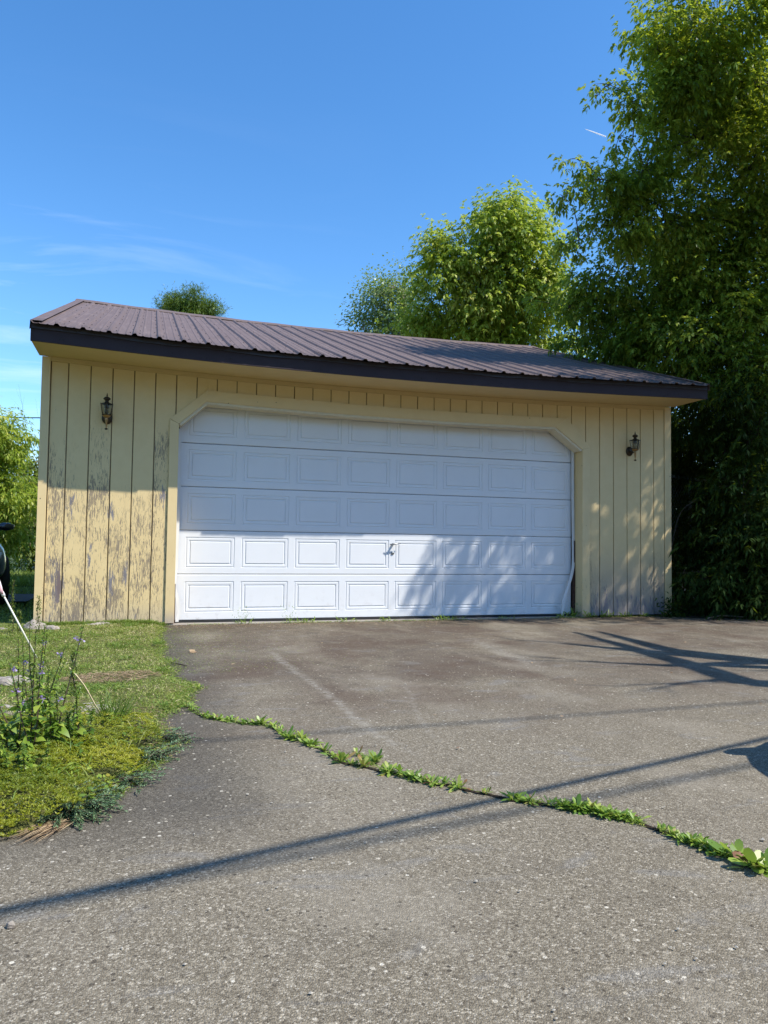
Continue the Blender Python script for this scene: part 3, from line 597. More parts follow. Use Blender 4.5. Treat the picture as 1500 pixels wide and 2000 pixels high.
def rprof(x0,x1):
    """corrugated cross-section (x, height)"""
    pts=[(x0,0)]; k=math.ceil((x0+EL)/rib-1e-6)
    xx=k*rib-EL
    while xx<x1-.001:
        if xx-.028>x0 and xx+.028<x1: pts+=[(xx-.028,0),(xx-.012,.019),(xx+.012,.019),(xx+.028,0)]
        elif abs(xx-x0)<.03: pts=[(x0,.0192),(x0+.012,.0192),(x0+.028,0)]
        for m_ in (.076,.152):
            if xx+m_-.012>x0+.02 and xx+m_+.012<x1: pts+=[(xx+m_-.012,0),(xx+m_-.005,.004),(xx+m_+.005,.004),(xx+m_+.012,0)]
        xx+=rib
    if abs((x1+EL)/rib-round((x1+EL)/rib))<.01: pts+=[(x1-.028,0),(x1-.012,.0188),(x1+.001,.0188)]
    else: pts.append((x1,0))
    return pts
E0=Vector((0,-OV-.100,ZE-.014)); TOP=Vector((0,RY-.02,RZ+.004))
ns=10
for k in range(9):
    x0=-EL+sheet*k; x1=min(W+ER,x0+sheet)
    if x1-x0<.05: break
    pr=rprof(x0,x1); g=G(); m=len(pr); vs=[]
    ym=random.uniform(-.012,.012)
    for r in range(ns+1):
        f=r/ns
        for x,h in pr:
            p=E0.lerp(TOP,f); wv=.004*math.sin(x*3.1+f*5)+.003*math.sin(x*9+f*11)
            z=p.z+(sag(x)*(1-f)+sagr(x)*f)+wv*(1 if 0<r<ns else .5)+(h*Nv.z)
            vs.append((x,p.y+h*Nv.y+(ym if r==0 else 0),z))
    fs=[(r*m+j,r*m+j+1,(r+1)*m+j+1,(r+1)*m+j) for r in range(ns) for j in range(m-1)]
    g.add(vs,fs); o=g.build('roof_sheet',M_ROOF,gar); md=o.modifiers.new('thick','SOLIDIFY'); md.thickness=.0015; md.offset=-1
# rear slope, one plain sheet (seen only from elsewhere)
pr=rprof(-EL,W+ER); g=G(); m=len(pr); vs=[]
for r in range(3):
    f=r/2; p=Vector((0,RY+.02,RZ+.004)).lerp(Vector((0,DEPTH+OV+.03,ZE)),f)
    vs+=[(x,p.y+h*.3,p.z+h*.94+sagr(x)) for x,h in pr]
g.add(vs,[(r*m+j,r*m+j+1,(r+1)*m+j+1,(r+1)*m+j) for r in range(2) for j in range(m-1)]); o=g.build('rear_roof_sheet',M_ROOF,gar); md=o.modifiers.new('thick','SOLIDIFY'); md.thickness=.0015
# ridge cap, folded
g=G(); step=28; xs=[-EL-.02+(W+EL+ER+.04)*k/step for k in range(step+1)]
prf=[(-.19,-.062),(-.185,-.050),(0,.028),(.19,-.05)]
vs=[(x,RY+a,RZ+c_+sagr(x)+.012+.003*math.sin(x*7)) for x in xs for a,c_ in prf]
g.add(vs,[(k*4+j,k*4+j+1,(k+1)*4+j+1,(k+1)*4+j) for k in range(step) for j in range(3)]); o=g.build('ridge_cap',M_ROOF,gar); md=o.modifiers.new('thick','SOLIDIFY'); md.thickness=.002
# rake trim along both gable edges: metal angle over a cream board
for x,s in ((-EL,-1),(W+ER,1)):
    g=G(); a=Vector((x,-OV-.055,ZE+.022)); c=Vector((x,RY,RZ+.03)); 
    for p,q in ((a,c),(c,Vector((x,DEPTH+OV,ZE+.02)))):
        i_=-.10*s; g.add([tuple(p),tuple(q),(q.x+i_,q.y,q.z+.0),(p.x+i_,p.y,p.z+.0),(p.x+.004*s,p.y,p.z-.085),(q.x+.004*s,q.y,q.z-.085)],[(0,1,2,3),(0,4,5,1)])
    o=g.build('rake_trim',M_ROOF,gar); md=o.modifiers.new('thick','SOLIDIFY'); md.thickness=.0025
    g=G()
    y0,y1=-OV+.004,RY
    za,zb=H-.01,RZ-.22
    xx0,xx1=(x,x+.045) if s<0 else (x-.045,x)
    g.add([(xx0,y0,za),(xx1,y0,za),(xx1,y1,zb),(xx0,y1,zb),(xx0,y0,ZE-.02),(xx1,y0,ZE-.02),(xx1,y1,RZ-.052),(xx0,y1,RZ-.052)],[(0,3,2,1),(4,5,6,7),(0,1,5,4),(1,2,6,5),(2,3,7,6),(3,0,4,7)])
    g.add([(xx0,DEPTH+OV,za),(xx1,DEPTH+OV,za),(xx1,y1+.001,zb),(xx0,y1+.001,zb),(xx0,DEPTH+OV,ZE-.035),(xx1,DEPTH+OV,ZE-.035),(xx1,y1+.001,RZ-.052),(xx0,y1+.001,RZ-.052)],[(1,2,3,0),(7,6,5,4),(4,5,1,0),(5,6,2,1),(6,7,3,2),(7,4,0,3)])
    g.build('barge_board',M_SOFF,gar)
# screws: rows of small washers across the sheets, and nail heads on the fascia
g=G(); L=(TOP-E0)
for k in range(34):
    for f in (.05,.13,.26,.39,.52,.66,.80,.93):
        for dx in (.045,.19):
            x=-EL+rib*k+dx+random.uniform(-.01,.01)
            if x>W: continue
            ff=f+random.uniform(-.012,.012); p=E0+L*ff; z=p.z+sag(x)*(1-ff)+sagr(x)*ff
            q=Vector((x,p.y,z))+Nv*.002; r=.0065
            vs=[q+Vector((math.cos(a)*r,0,0))+PITCHV*math.sin(a)*r for a in [i*math.pi/3 for i in range(6)]]+[q+Nv*.006+Vector((math.cos(a)*r*.6,0,0))+PITCHV*math.sin(a)*r*.6 for a in [i*math.pi/3 for i in range(6)]]
            g.add(vs,[(i,(i+1)%6,(i+1)%6+6,i+6) for i in range(6)]+[(6,7,8,9,10,11)])
o=g.build('roof_screws',plain('dark_screw',(.03,.025,.025),.5),gar); o['kind']='stuff'
g=G()
for k in range(30):
    x=random.uniform(0,W); z=H+random.choice((.03,.10))+sag(x)+random.uniform(-.01,.01); g.lathe([(.0055,0),(.004,.003)],(0,0,0),6); 
    for i in range(len(g.v)-12,len(g.v)): v=g.v[i]; g.v[i]=(x+v[0],-OV-.020-v[2],z+v[1])
o=g.build('fascia_nails',M_DARK,gar); o['kind']='stuff'
# wavy dark closure strip hanging between fascia and sheets
ribbon('drip_edge',plain('drip_edge_metal',(.045,.036,.038),.5),[(-OV-.034,ZE-.045),(-OV-.026,ZE-.045),(-OV-.022,ZE-.006),(-OV-.030,ZE-.004)],sg=lambda x:sag(x)+.006*math.sin(x*5)+.004*math.sin(x*13+1))

# ------------------------------------------------------------------ wall lanterns
def lantern(x,z,label,sc=1.0):
    t=thing('wall_lantern',label,'wall lantern',(x,0,z),'brass wall lanterns either side of the garage door')
    cy=-.125; c=(x,cy,z)
    def P(name,mat,fn,smooth=True): g=G(); fn(g); g.v=[(x+(v[0]-x)*sc,(v[1])*sc if False else v[1],z+(v[2]-z)*sc) for v in g.v]; return g.build(name,mat,t,smooth=smooth)
    def bp(g):
        g.lathe([(.052,0),(.052,.008),(.044,.016),(.02,.024),(.008,.026)],(0,0,0),20,1,1.15)
        g.v=[(x+v[0],-.003-v[2],z-.055+v[1]) for v in g.v]
    P('back_plate',M_BRONZE,bp)
    P('arm',M_BRONZE,lambda g:g.tube(smooth([(x,-.025,z-.055),(x,-.06,z-.075),(x,-.10,z-.075),(x,cy,z-.06)],4),.008,8))
    P('stem',M_BRASS,lambda g:g.lathe([(.004,-.172),(.007,-.168),(.004,-.16),(.006,-.155),(.014,-.085),(.016,-.072),(.012,-.066)],c,12))
    P('stem_tip',M_BRONZE,lambda g:g.lathe([(.002,-.192),(.016,-.182),(.017,-.178),(.006,-.171)],c,12))
    P('bowl',M_BRASS,lambda g:g.lathe([(.012,-.068),(.03,-.06),(.040,-.046),(.045,-.040),(.043,-.036)],c,16))
    P('glass_shade',M_GLASS,lambda g:g.lathe([(.040,-.036),(.047,0),(.055,.045),(.057,.066)],c,6))
    def cage(g):
        for k in range(6):
            a=math.pi/6+k*math.pi/3; u=Vector((math.cos(a),math.sin(a),0)); C=Vector(c)
            pts=[C+u*.043+Vector((0,0,-.042)),C+u*.050+Vector((0,0,-.01)),C+u*.059+Vector((0,0,.035)),C+u*.063+Vector((0,0,.065)),C+u*.066+Vector((0,0,.078))]
            g.tube([tuple(p) for p in pts],[.0035]*5,6)
            pts=[C+u*.062+Vector((0,0,.070)),C+u*.040+Vector((0,0,.078)),C+u*.02+Vector((0,0,.088))]
            g.tube([tuple(p) for p in pts],.003,5)
        g.lathe([(.043,-.044),(.048,-.040),(.043,-.036)],c,18)
        g.lathe([(.056,.066),(.061,.069),(.056,.073)],c,18)
    P('cage',M_BRONZE,cage)
    P('cap',M_BRONZE,lambda g:g.lathe([(.05,.070),(.035,.080),(.020,.092),(.017,.104),(.022,.112),(.034,.120),(.036,.128),(.026,.140),(.010,.148),(.006,.150)],c,18))
    P('finial',M_BRONZE,lambda g:g.lathe([(.004,.150),(.008,.162),(.004,.172),(.002,.186)],c,10))
    P('bulb_socket',plain('dark_socket',(.05,.05,.045),.5),lambda g:g.lathe([(.018,.030),(.018,.068)],c,12))
    P('bulb',M_GLASS,lambda g:g.lathe([(.004,-.030),(.014,-.022),(.018,-.005),(.014,.018),(.012,.030)],c,12))
    return t
lantern(.605,2.175,'brass and dark bronze carriage lantern on the wall left of the garage door')
lantern(6.875,2.155,'dark bronze carriage lantern on the shaded wall right of the garage door')
# ------------------------------------------------------------------ trees
big=[(10.3,-1.2,6.2,1.0),(9.5,-2.0,6.2,.75),(10.6,-2.4,6.4,.8),(11.5,-1.2,6.4,.9),(11.6,.2,6.0,.9),(10.4,.3,7.6,.8),(10.8,-1.6,8.3,.7),(9.9,-2.9,6.2,.65),(10.9,-3.0,5.6,.6),(9.5,.4,6.4,.7),(10.0,0.6,4.9,.7),(11.0,-.6,4.8,.7),(10.4,-2.1,5.0,.5),(8.0,.9,7.5,.5),(9.3,-2.2,5.6,.45)]
fill=[(8.3,1.6,4.4,.55,1.4),(7.9,1.9,4.3,.35,1.2),(8.9,1.3,5.2,.6,2),(9.0,.9,3.6,.6,2),(8.2,1.9,3.9,.5,1.5),(8.6,.2,7.2,.6,2),(9.2,.1,5.2,.6,2),(9.3,.3,4.2,.6,2)]
tree('box_elder_tree','tall leafy green tree rising in front of the right end of the garage roof','tree',(10.3,-.3,0),8.6,[b+(2.0 if i in (0,1) else 3.2 if b[3]<.4 else 1.7,) for i,b in enumerate(RIGHT)]+[b+(.42,) for b in big]+fill+[(8.0,-2.5,6.2,.45,.9),(8.9,-2.7,6.1,.5,.9),(8.5,-3.0,6.9,.35),(9.6,-2.9,6.6,.5,.8)],40000,.088,M_LEAF,M_BARK,rad=.2,lean=(-.3,.2),clump=.20,per_m2=8,wr=.56,seed=2,tb=.06,twig_r=.007)
low=[(8.8,7.6,4.6,1.0),(8.0,8.2,3.8,.8),(9.6,7.9,4.2,.9),(9.2,7.8,7.6,.5)]
tree('ash_tree','bright yellow green sunlit tree behind the garage roof, left of the big dark tree','tree',(8.9,7.9,0),8.0,[(a-.12,b_,c,d*.92,2.2) for a,b_,c,d in CENTRE]+low,13500,.135,M_LEAF2,M_BARK,rad=.16,lean=(-.1,-.6),clump=.26,per_m2=6,wr=.56,tb=.12)
lowb=[(7.9,13.9,6.6,.7),(8.1,13.7,5.6,.7)]
tree('birch_tree','small thin pale birch tree behind the middle of the garage roof','tree',(7.9,13.8,0),8.8,[(a+.15,b_,c,d*1.1,3.0) for a,b_,c,d in BIRCH]+lowb,10500,.09,M_LEAFB,M_BIRCH,rad=.09,kind='simple',wr=.6,clump=.30,per_m2=5,twig_r=.008)
lowp=[(2.45,22.4,8.6,1.3),(2.4,22.4,7.3,1.6),(2.4,22.4,5.8,1.9)]
tree('pine_tree','rounded dark green pine top peeking over the left half of the roof ridge','tree',(2.45,22.45,0),10.4,[(a,b_,c-.05,d*.86,14.0) for a,b_,c,d in PINE]+lowp,16000,.14,M_NEEDLE,M_BARK,rad=.16,kind='needle',clump=.26,per_m2=7)
tree('leafy_tree','light green broad leaved tree at the left picture edge behind the black car','tree',(-1.95,8.7,0),3.0,[b+(2.0,) for b in LEFTA]+[(-2.7,8.9,2.4,.8),(-2.6,8.8,1.4,.8),(-2.4,8.8,.7,.6)],11000,.13,M_LEAF2,M_BARK,rad=.06,clump=.22,per_m2=7,n_leaf=5,tb=-.08)
tree('wild_shrub','tangled olive shrub with dry brown stems against the left corner of the garage','shrub',(-1.6,12.1,0),2.4,[(a,b_,c,d*1.25,3.0) for a,b_,c,d in LEFTB]+[(-1.0,12.6,2.3,.5,2),(-.9,12.5,1.4,.6,1.5),(-2.2,12.2,1.6,.6),(-1.5,12.3,.5,.6,2)],13000,.10,M_SHRUBL,M_TWIG,rad=.04,kind='simple',wr=.55,clump=.22,per_m2=9,tb=.1)
# bare twigs above the shrub
t=thing('bare_sapling','thin leafless sapling sticking up above the tangled shrub at left','sapling',(-1.5,12.3,0))
g=G()
def twigs(g,p,d,L,r,k):
    q=[p]; dd=d.copy()
    for i in range(5): dd=(dd+Vector((random.uniform(-.22,.22),random.uniform(-.22,.22),random.uniform(-.05,.15)))).normalized(); q.append(q[-1]+dd*L/5)
    g.tube(q,[r*(1-.15*i) for i in range(6)],4,cap=False)
    if k>0:
        for i in range(3): twigs(g,q[random.randint(1,4)],(dd+Vector((random.uniform(-.9,.9),random.uniform(-.6,.6),random.uniform(-.2,.7)))).normalized(),L*.55,r*.5,k-1)
for i in range(4): twigs(g,Vector((-1.5+random.uniform(-.3,.4),12.3,.5)),Vector((random.uniform(-.2,.25),0,1)),2.9,.012,3)
g.build('stems',M_TWIG,t)
# shrubs in the deep shade right of the garage
import itertools
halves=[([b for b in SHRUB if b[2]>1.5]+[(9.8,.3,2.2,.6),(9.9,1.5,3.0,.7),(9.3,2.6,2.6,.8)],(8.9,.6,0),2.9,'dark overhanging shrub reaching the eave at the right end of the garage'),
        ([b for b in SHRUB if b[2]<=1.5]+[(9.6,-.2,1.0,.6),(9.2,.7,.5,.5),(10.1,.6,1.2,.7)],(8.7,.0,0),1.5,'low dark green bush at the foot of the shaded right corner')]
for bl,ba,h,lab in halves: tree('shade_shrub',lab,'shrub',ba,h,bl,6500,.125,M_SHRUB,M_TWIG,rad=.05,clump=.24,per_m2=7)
bk=[(9.6,3.5,1.0,1.0),(10.6,4.6,1.4,1.3),(9.4,5.2,2.2,1.1),(10.8,5.8,3.2,1.4),(9.0,4.4,3.2,.8),(11.8,3.6,2.0,1.2),(12.2,2.0,1.4,1.2),(11.4,1.2,3.0,1.0),(12.4,2.6,3.8,1.3),(8.6,6.4,1.2,1.0)]
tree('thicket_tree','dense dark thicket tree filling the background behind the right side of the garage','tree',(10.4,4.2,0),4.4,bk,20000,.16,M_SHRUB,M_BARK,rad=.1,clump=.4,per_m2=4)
# small bush at the right foot of the wall and a thin vine
fol=Fol(); n=260; c=np.array([7.42,-.14,.0]); P=c+np.abs(rng.normal(0,1,(n,3)))*np.array([0,0,.13])+rng.normal(0,1,(n,3))*np.array([.10,.05,.02]); P[:,2]=np.clip(P[:,2],.01,.36)
fol.bl(P,nrm(rng.normal(0,1,(n,3))+np.array([0,-.4,.2])),.05,.035,.3,prof=((.3,.8),(.65,.9)))
o=fol.build('weed_bush',M_SHRUB); tag(o,'small dark leafy weed bush against the foot of the wall right of the door','weed')
g=G(); g.tube(smooth([(7.72,.3,.0),(7.70,.28,.5),(7.74,.26,.95),(7.86,.25,1.35),(8.1,.2,1.55)],5),.006,5); o=g.build('vine_stem',M_STRAW.copy() if False else plain('grey_vine',(.14,.11,.08),.8)); tag(o,'thin curved bare vine stem beside the right corner of the garage','vine')
# chain link fence beside the garage
t=thing('chain_link_fence','grey metal chain link fence half hidden in the dark shrubs at right','fence',(8.0,1.0,0))
M_GALV=plain('galvanised_pipe',(.30,.36,.38),.4,.3,var=.2)
g=G(); A=Vector((7.62,.95,1.98)); B=Vector((12.6,3.4,2.02)); g.tube([A,B],.024,8); g.build('top_rail',M_GALV,t,smooth=True)
for k in range(4):
    f=k/3; p=A.lerp(B,f); g=G(); g.tube([(p.x,p.y,0),(p.x,p.y,p.z+.05)],.03,8); g.build('post',M_GALV,t,smooth=True)
g=G(); D=(B-A).normalized(); L=(B-A).length; s=.09
k=0
while k*s<L+1.95:
    for sg_ in (1,-1):
        u0=k*s; u1=k*s-1.95; a0,a1=0.0,1.95
        if u1<0: a1=u0; u1=0
        if u0>L: a0=u0-L; u0=L
        if a1>a0+.02:
            U0,U1=(u0,u1) if sg_==1 else (L-u0,L-u1)
            g.tube([A+D*U0+Vector((0,0,a0-1.93)),A+D*U1+Vector((0,0,a1-1.93))],.0022,3,cap=False)
    k+=1
o=g.build('wire_mesh',M_GALV,t); o['kind']='stuff'
# utility pole with a service cable leaving to the left
t=thing('utility_pole','weathered wooden utility pole rising among the birch leaves','utility pole',(9.3,16.15,0))
g=G(); g.tube([(9.3,16.15,-.3),(9.3,16.15,9.78)],[.16,.12],14); g.build('post',barkmat('pole_wood',(.14,.10,.07),(.32,.25,.18)),t,smooth=True)
g=G(); g.box(9.1,9.5,15.98,16.04,5.9,6.0); g.build('bracket',M_STEEL,t)
g=G(); a=Vector((9.25,16.0,5.9)); c=Vector((-26,20.3,7.1)); pts=[a.lerp(c,k/24)+Vector((0,0,-1.75*4*(k/24)*(1-k/24))) for k in range(25)]
g.tube([(p.x,p.y,p.z) for p in pts],.018,6); o=g.build('service_cable',M_DARK); tag(o,'thin black overhead cable crossing the sky left of the garage','cable')
# cables over the drive; they throw the long soft shadows
for (p0,p1,h,r,lab) in (((.73,-6.22),(3.5,-5.47),3.6,.020,'thick black cable overhead throwing the darkest long shadow across the drive'),((1.42,-6.10),(3.16,-5.76),6.2,.018,'second black cable overhead throwing the paler shadow beside the dark one'),((1.83,-4.80),(4.38,-4.74),7.5,.014,'high thin cable overhead throwing the faintest shadow nearest the door')):
    d=Vector((p1[0]-p0[0],p1[1]-p0[1],0)).normalized(); o_=Vector((p0[0],p0[1],0))+SUN*(h/SUN.z)
    g=G(); g.tube([tuple(o_+d*s+Vector((0,0,.0006*s*s))) for s in (-30,-20,-12,-6,0,6,12,20,30)],r,6); o=g.build('overhead_cable',M_DARK); tag(o,lab,'cable',)
# dead limb of a neighbouring tree, outside the picture, whose shadow lies on the drive
t=thing('dead_tree','bare dead tree standing by the drive to the right','tree',(10.6,-7.4,0))
def up_(x,y,h): v=Vector((x,y,0))+SUN*(h/SUN.z); return v
g=G(); g.tube([(10.6,-7.4,-.1),(10.5,-7.3,2),(10.35,-7.1,4.2),(10.2,-6.9,6)],[.2,.16,.12,.08],8); g.build('trunk',M_BARK,t,smooth=True)
g=G()
def limb(pts,rad): g.tube(smooth([tuple(up_(*p)) for p in pts],3),[rad*(1-.75*k/((len(pts)-1)*3)) for k in range((len(pts)-1)*3+1)],6)
g.tube([(10.35,-7.1,4.2),tuple(up_(6.6,-3.9,4.6))],[.13,.12],8)
def straight(a,c,r0,r1,tw=3):
    n=6; P=[Vector(up_(*a)).lerp(Vector(up_(*c)),k/n)+Vector((0,0,random.uniform(-.02,.02))) for k in range(n+1)]; g.tube([tuple(p) for p in P],[1.35*(r0+(r1-r0)*k/n) for k in range(n+1)],7)
    for k in range(tw):
        q=P[random.randint(2,n-1)]; d=(P[-1]-P[0]).normalized(); twigs(g,q,(d+Vector((random.uniform(-.5,.5),random.uniform(-.6,.6),random.uniform(-.3,.3)))).normalized(),random.uniform(.35,.7),.014,1)
straight((5.9,-4.9,4.6),(4.73,-4.26,4.6),.10,.085,0); straight((4.73,-4.26,4.6),(4.93,-3.18,4.6),.085,.07,2); straight((4.93,-3.18,4.6),(5.19,-1.44,4.7),.07,.02,3)
straight((6.6,-3.9,4.6),(5.57,-3.54,4.6),.13,.13,1); straight((5.57,-3.54,4.6),(5.26,-2.77,4.7),.13,.075,2); straight((5.26,-2.77,4.7),(5.48,-1.45,4.8),.075,.02,3)
straight((5.50,-3.45,4.6),(5.06,-2.91,4.7),.12,.075,2); straight((5.06,-2.91,4.7),(4.57,-2.21,4.8),.075,.015,3)
straight((5.57,-3.54,4.7),(4.68,-3.51,4.7),.07,.04,2); straight((4.68,-3.51,4.7),(4.24,-3.23,4.8),.04,.012,2)
straight((6.2,-4.2,4.6),(5.05,-3.59,4.6),.09,.05,2)
straight((5.6,-4.6,4.6),(4.64,-4.09,4.8),.05,.03,1); straight((4.64,-4.09,4.8),(4.19,-4.15,4.8),.03,.01,2)
g.tube([tuple(up_(6.6,-3.9,4.6)),tuple(up_(5.9,-4.9,4.6))],[.08,.06],6); g.tube([tuple(up_(6.6,-3.9,4.6)),tuple(up_(6.2,-4.2,4.6))],[.08,.06],6)
g.build('limbs',M_BARK,t,smooth=True)

# unseen treeline added behind the camera to block low sky and darken the walls
wb=[(random.uniform(-55,70),random.uniform(-58,-36),random.uniform(2.5,9.5),random.uniform(3,5)) for _ in range(70)]+[(random.uniform(26,48),random.uniform(-36,2),random.uniform(2,8),random.uniform(3,4.5)) for _ in range(26)]
fol,tw=crown(wb,26000,.9,kind='simple',wr=.7,clump=2.2,per_m2=.10,tb=0,twig_r=.05,seed=5)
o=fol.build('added_treeline',M_SHRUB); tag(o,'unseen trees added behind and right of the viewpoint to block low sky light','woodland',kind='stuff')
# ------------------------------------------------------------------ cars
def car(label,loc,rot,paint,H_=1.45):
    t=thing('parked_car',label,'car',loc); t.rotation_euler=(0,0,rot)
    Mt=Matrix.Translation(Vector(loc))
    def add(g,name,mat,smooth=True,bevel=0):    # geometry local to the car; +X is forward
        me=bpy.data.meshes.new(name); me.from_pydata(g.v,[],g.f); me.update()
        if smooth: me.polygons.foreach_set('use_smooth',[True]*len(me.polygons))
        o=link(name,me,mat,t)
        if bevel: m=o.modifiers.new('bevel','BEVEL'); m.width=bevel; m.segments=2
        return o
    st=[(-2.25,.55,.35,.72),(-2.2,.78,.28,.92),(-1.9,.86,.24,1.0),(-1.2,.90,.22,1.0),(-.3,.91,.22,.98),(.7,.91,.22,.97),(1.2,.90,.22,.93),(1.8,.86,.24,.84),(2.15,.74,.28,.72),(2.28,.55,.34,.60)]
    g=G(); m=12; vs=[]
    for x,hw,z0,z1 in st:
        zm=(z0+z1)/2
        sec=[(-.55*hw,z0),(-.95*hw,z0+.08),(-hw,zm-.05),(-.985*hw,z1-.14),(-.90*hw,z1-.03),(-.6*hw,z1+.01),(.6*hw,z1+.01),(.90*hw,z1-.03),(.985*hw,z1-.14),(hw,zm-.05),(.95*hw,z0+.08),(.55*hw,z0)]
        vs+=[(x,a,c) for a,c in sec]
    fs=[(k*m+j,(k+1)*m+j,(k+1)*m+(j+1)%m,k*m+(j+1)%m) for k in range(len(st)-1) for j in range(m)]+[tuple(range(m-1,-1,-1)),tuple((len(st)-1)*m+j for j in range(m))]
    g.add(vs,[f[::-1] for f in fs]); o=add(g,'body',paint); sm=o.modifiers.new('sub','SUBSURF'); sm.levels=1; sm.render_levels=2
    g=G(); vs=[]; cab=[(-2.0,.72,1.0),(-1.55,.66,H_-.08),(-.6,.64,H_),(.1,.63,H_-.02),(.95,.74,.98)]
    for x,hw,z in cab: vs+=[(x,-hw,z),(x,-hw*.8,z+.025),(x,hw*.8,z+.025),(x,hw,z),(x,.80,.95),(x,-.80,.95)]
    fs=[(k*6+j,k*6+(j+1)%6,(k+1)*6+(j+1)%6,(k+1)*6+j) for k in range(4) for j in range(6)]+[(5,4,3,2,1,0),(24,25,26,27,28,29)]
    g.add(vs,fs); add(g,'cabin',paint,smooth=False,bevel=.02)
    gm=plain('car_glass',(.01,.012,.014),.05,var=.02)
    for s in (-1,1):
        for a,c in ((-1.45,-.45),(-.38,.55)):
            g=G(); zt=H_-.13; y0,y1=.808*s,.668*s
            g.add([(a-.06,y0,1.0),(c+.10,y0,1.0),(c-.02,y1,zt),(a+.06,y1,zt)],[(0,1,2,3)]); add(g,'side_window',gm,False)
        g=G(); g.lathe([(.02,-.05),(.10,-.03),(.11,.03),(.04,.06)],(.72,s*1.0,1.03),12,.5,1); g.tube([(.72,s*.84,.98),(.72,s*.95,1.0)],.02,6); add(g,'mirror',paint)
        g=G(); g.lathe([(.02,-.05),(.08,-.04),(.09,.03),(.03,.05)],(2.12,s*.6,.66),12,.6,1.5); add(g,'headlight',plain('lamp_lens',(.6,.62,.64),.1,var=.05))
        g=G(); g.lathe([(.02,-.06),(.07,-.05),(.07,.05),(.03,.06)],(-2.17,s*.66,.78),12,.5,1.2); add(g,'tail_light',plain('tail_lens',(.3,.01,.01),.15,var=.05))
        for x in (-1.35,1.4):
            g=G(); g.lathe([(.20,-.10),(.31,-.10),(.33,-.06),(.33,.06),(.31,.10),(.20,.10)],(0,0,0),24); g.v=[(x+v[0],s*.80+v[2],.33+v[1]) for v in g.v]; wh=add(g,'wheel',plain('tyre',(.02,.02,.02),.8,var=.2))
            g=G(); g.lathe([(.03,.09),(.19,.105),(.20,.10)],(0,0,0),16); g.v=[(x+v[0],s*(.80+v[2]),.33+v[1]) for v in g.v]
            me=bpy.data.meshes.new('rim'); me.from_pydata(g.v,[],g.f); link('rim',me,M_STEEL,wh)
    g=G(); g.add([(.98,-.68,1.0),(.98,.68,1.0),(.14,.60,H_-.05),(.14,-.60,H_-.05)],[(0,1,2,3)]); g.v=[(v[0]+.012,v[1],v[2]+.012) for v in g.v]; add(g,'windscreen',gm,False)
    g=G(); g.box(2.2,2.3,-.5,.5,.38,.52); add(g,'grille',M_DARK,False,.01)
    return t
M_BLK=plain('black_car_paint',(.012,.012,.014),.18,var=.05,coat=.6); M_BLUE=plain('grey_car_paint',(.20,.21,.23),.25,var=.05,coat=.6)
# nose stands 4.15 m along the sight line left of the garage
hd=math.atan2(-8.1473-2.6,1.0253+.95)
car('black car parked behind the lawn at the far left edge of the picture',(-2.03,3.75,.02),hd+.15,M_BLK)
car('grey car parked on the drive just right of the picture, throwing its shadow in',(4.50,-8.02,0),R(90),M_BLUE)

# ------------------------------------------------------------------ ground cover
def scatter(poly,n,x0,x1,y0,y1,margin=0):
    X=rng.uniform(x0,x1,n); Y=rng.uniform(y0,y1,n); k=inpoly(X,Y,poly); return X[k],Y[k]
def patchy(X,Y): return .5+.5*sn(X,Y,4.5,11)+.35*sn(X,Y,13,12)
# near lawn
X,Y=scatter(LAWN,200000,-1.6,1.36,-5.0,.35); kb=~inpoly(X,Y,BED); X,Y=X[kb],Y[kb]
dry=((X-.85)/.30)**2+((Y+3.32)/.22)**2; dry2=((X-1.02)/.10)**2+((Y+4.28)/.14)**2; keep=rng.random(len(X))<np.where((dry<1)|(dry2<1),.06,1.0)
X,Y=X[keep],Y[keep]
P=np.stack([X,Y,lawn_h(X,Y)-.006],1); n=len(P)
D=nrm(np.stack([rng.normal(0,.75,n),rng.normal(0,.75,n),np.abs(rng.normal(.8,.35,n))],1))
pt=patchy(X,Y); tn=np.clip(.50+.70*(pt-.4)+rng.normal(0,.20,n),0,1)
fol=Fol(); fol.bl(P,D,rng.uniform(.022,.055,n)*(1+.3*(pt<.3)),rng.uniform(.004,.007,n),.55,tint=tn,prof=((.5,.9),))
o=fol.build('lawn_grass',M_GRASS); tag(o,'short sunlit green and straw coloured lawn grass left of the drive','grass',kind='stuff')
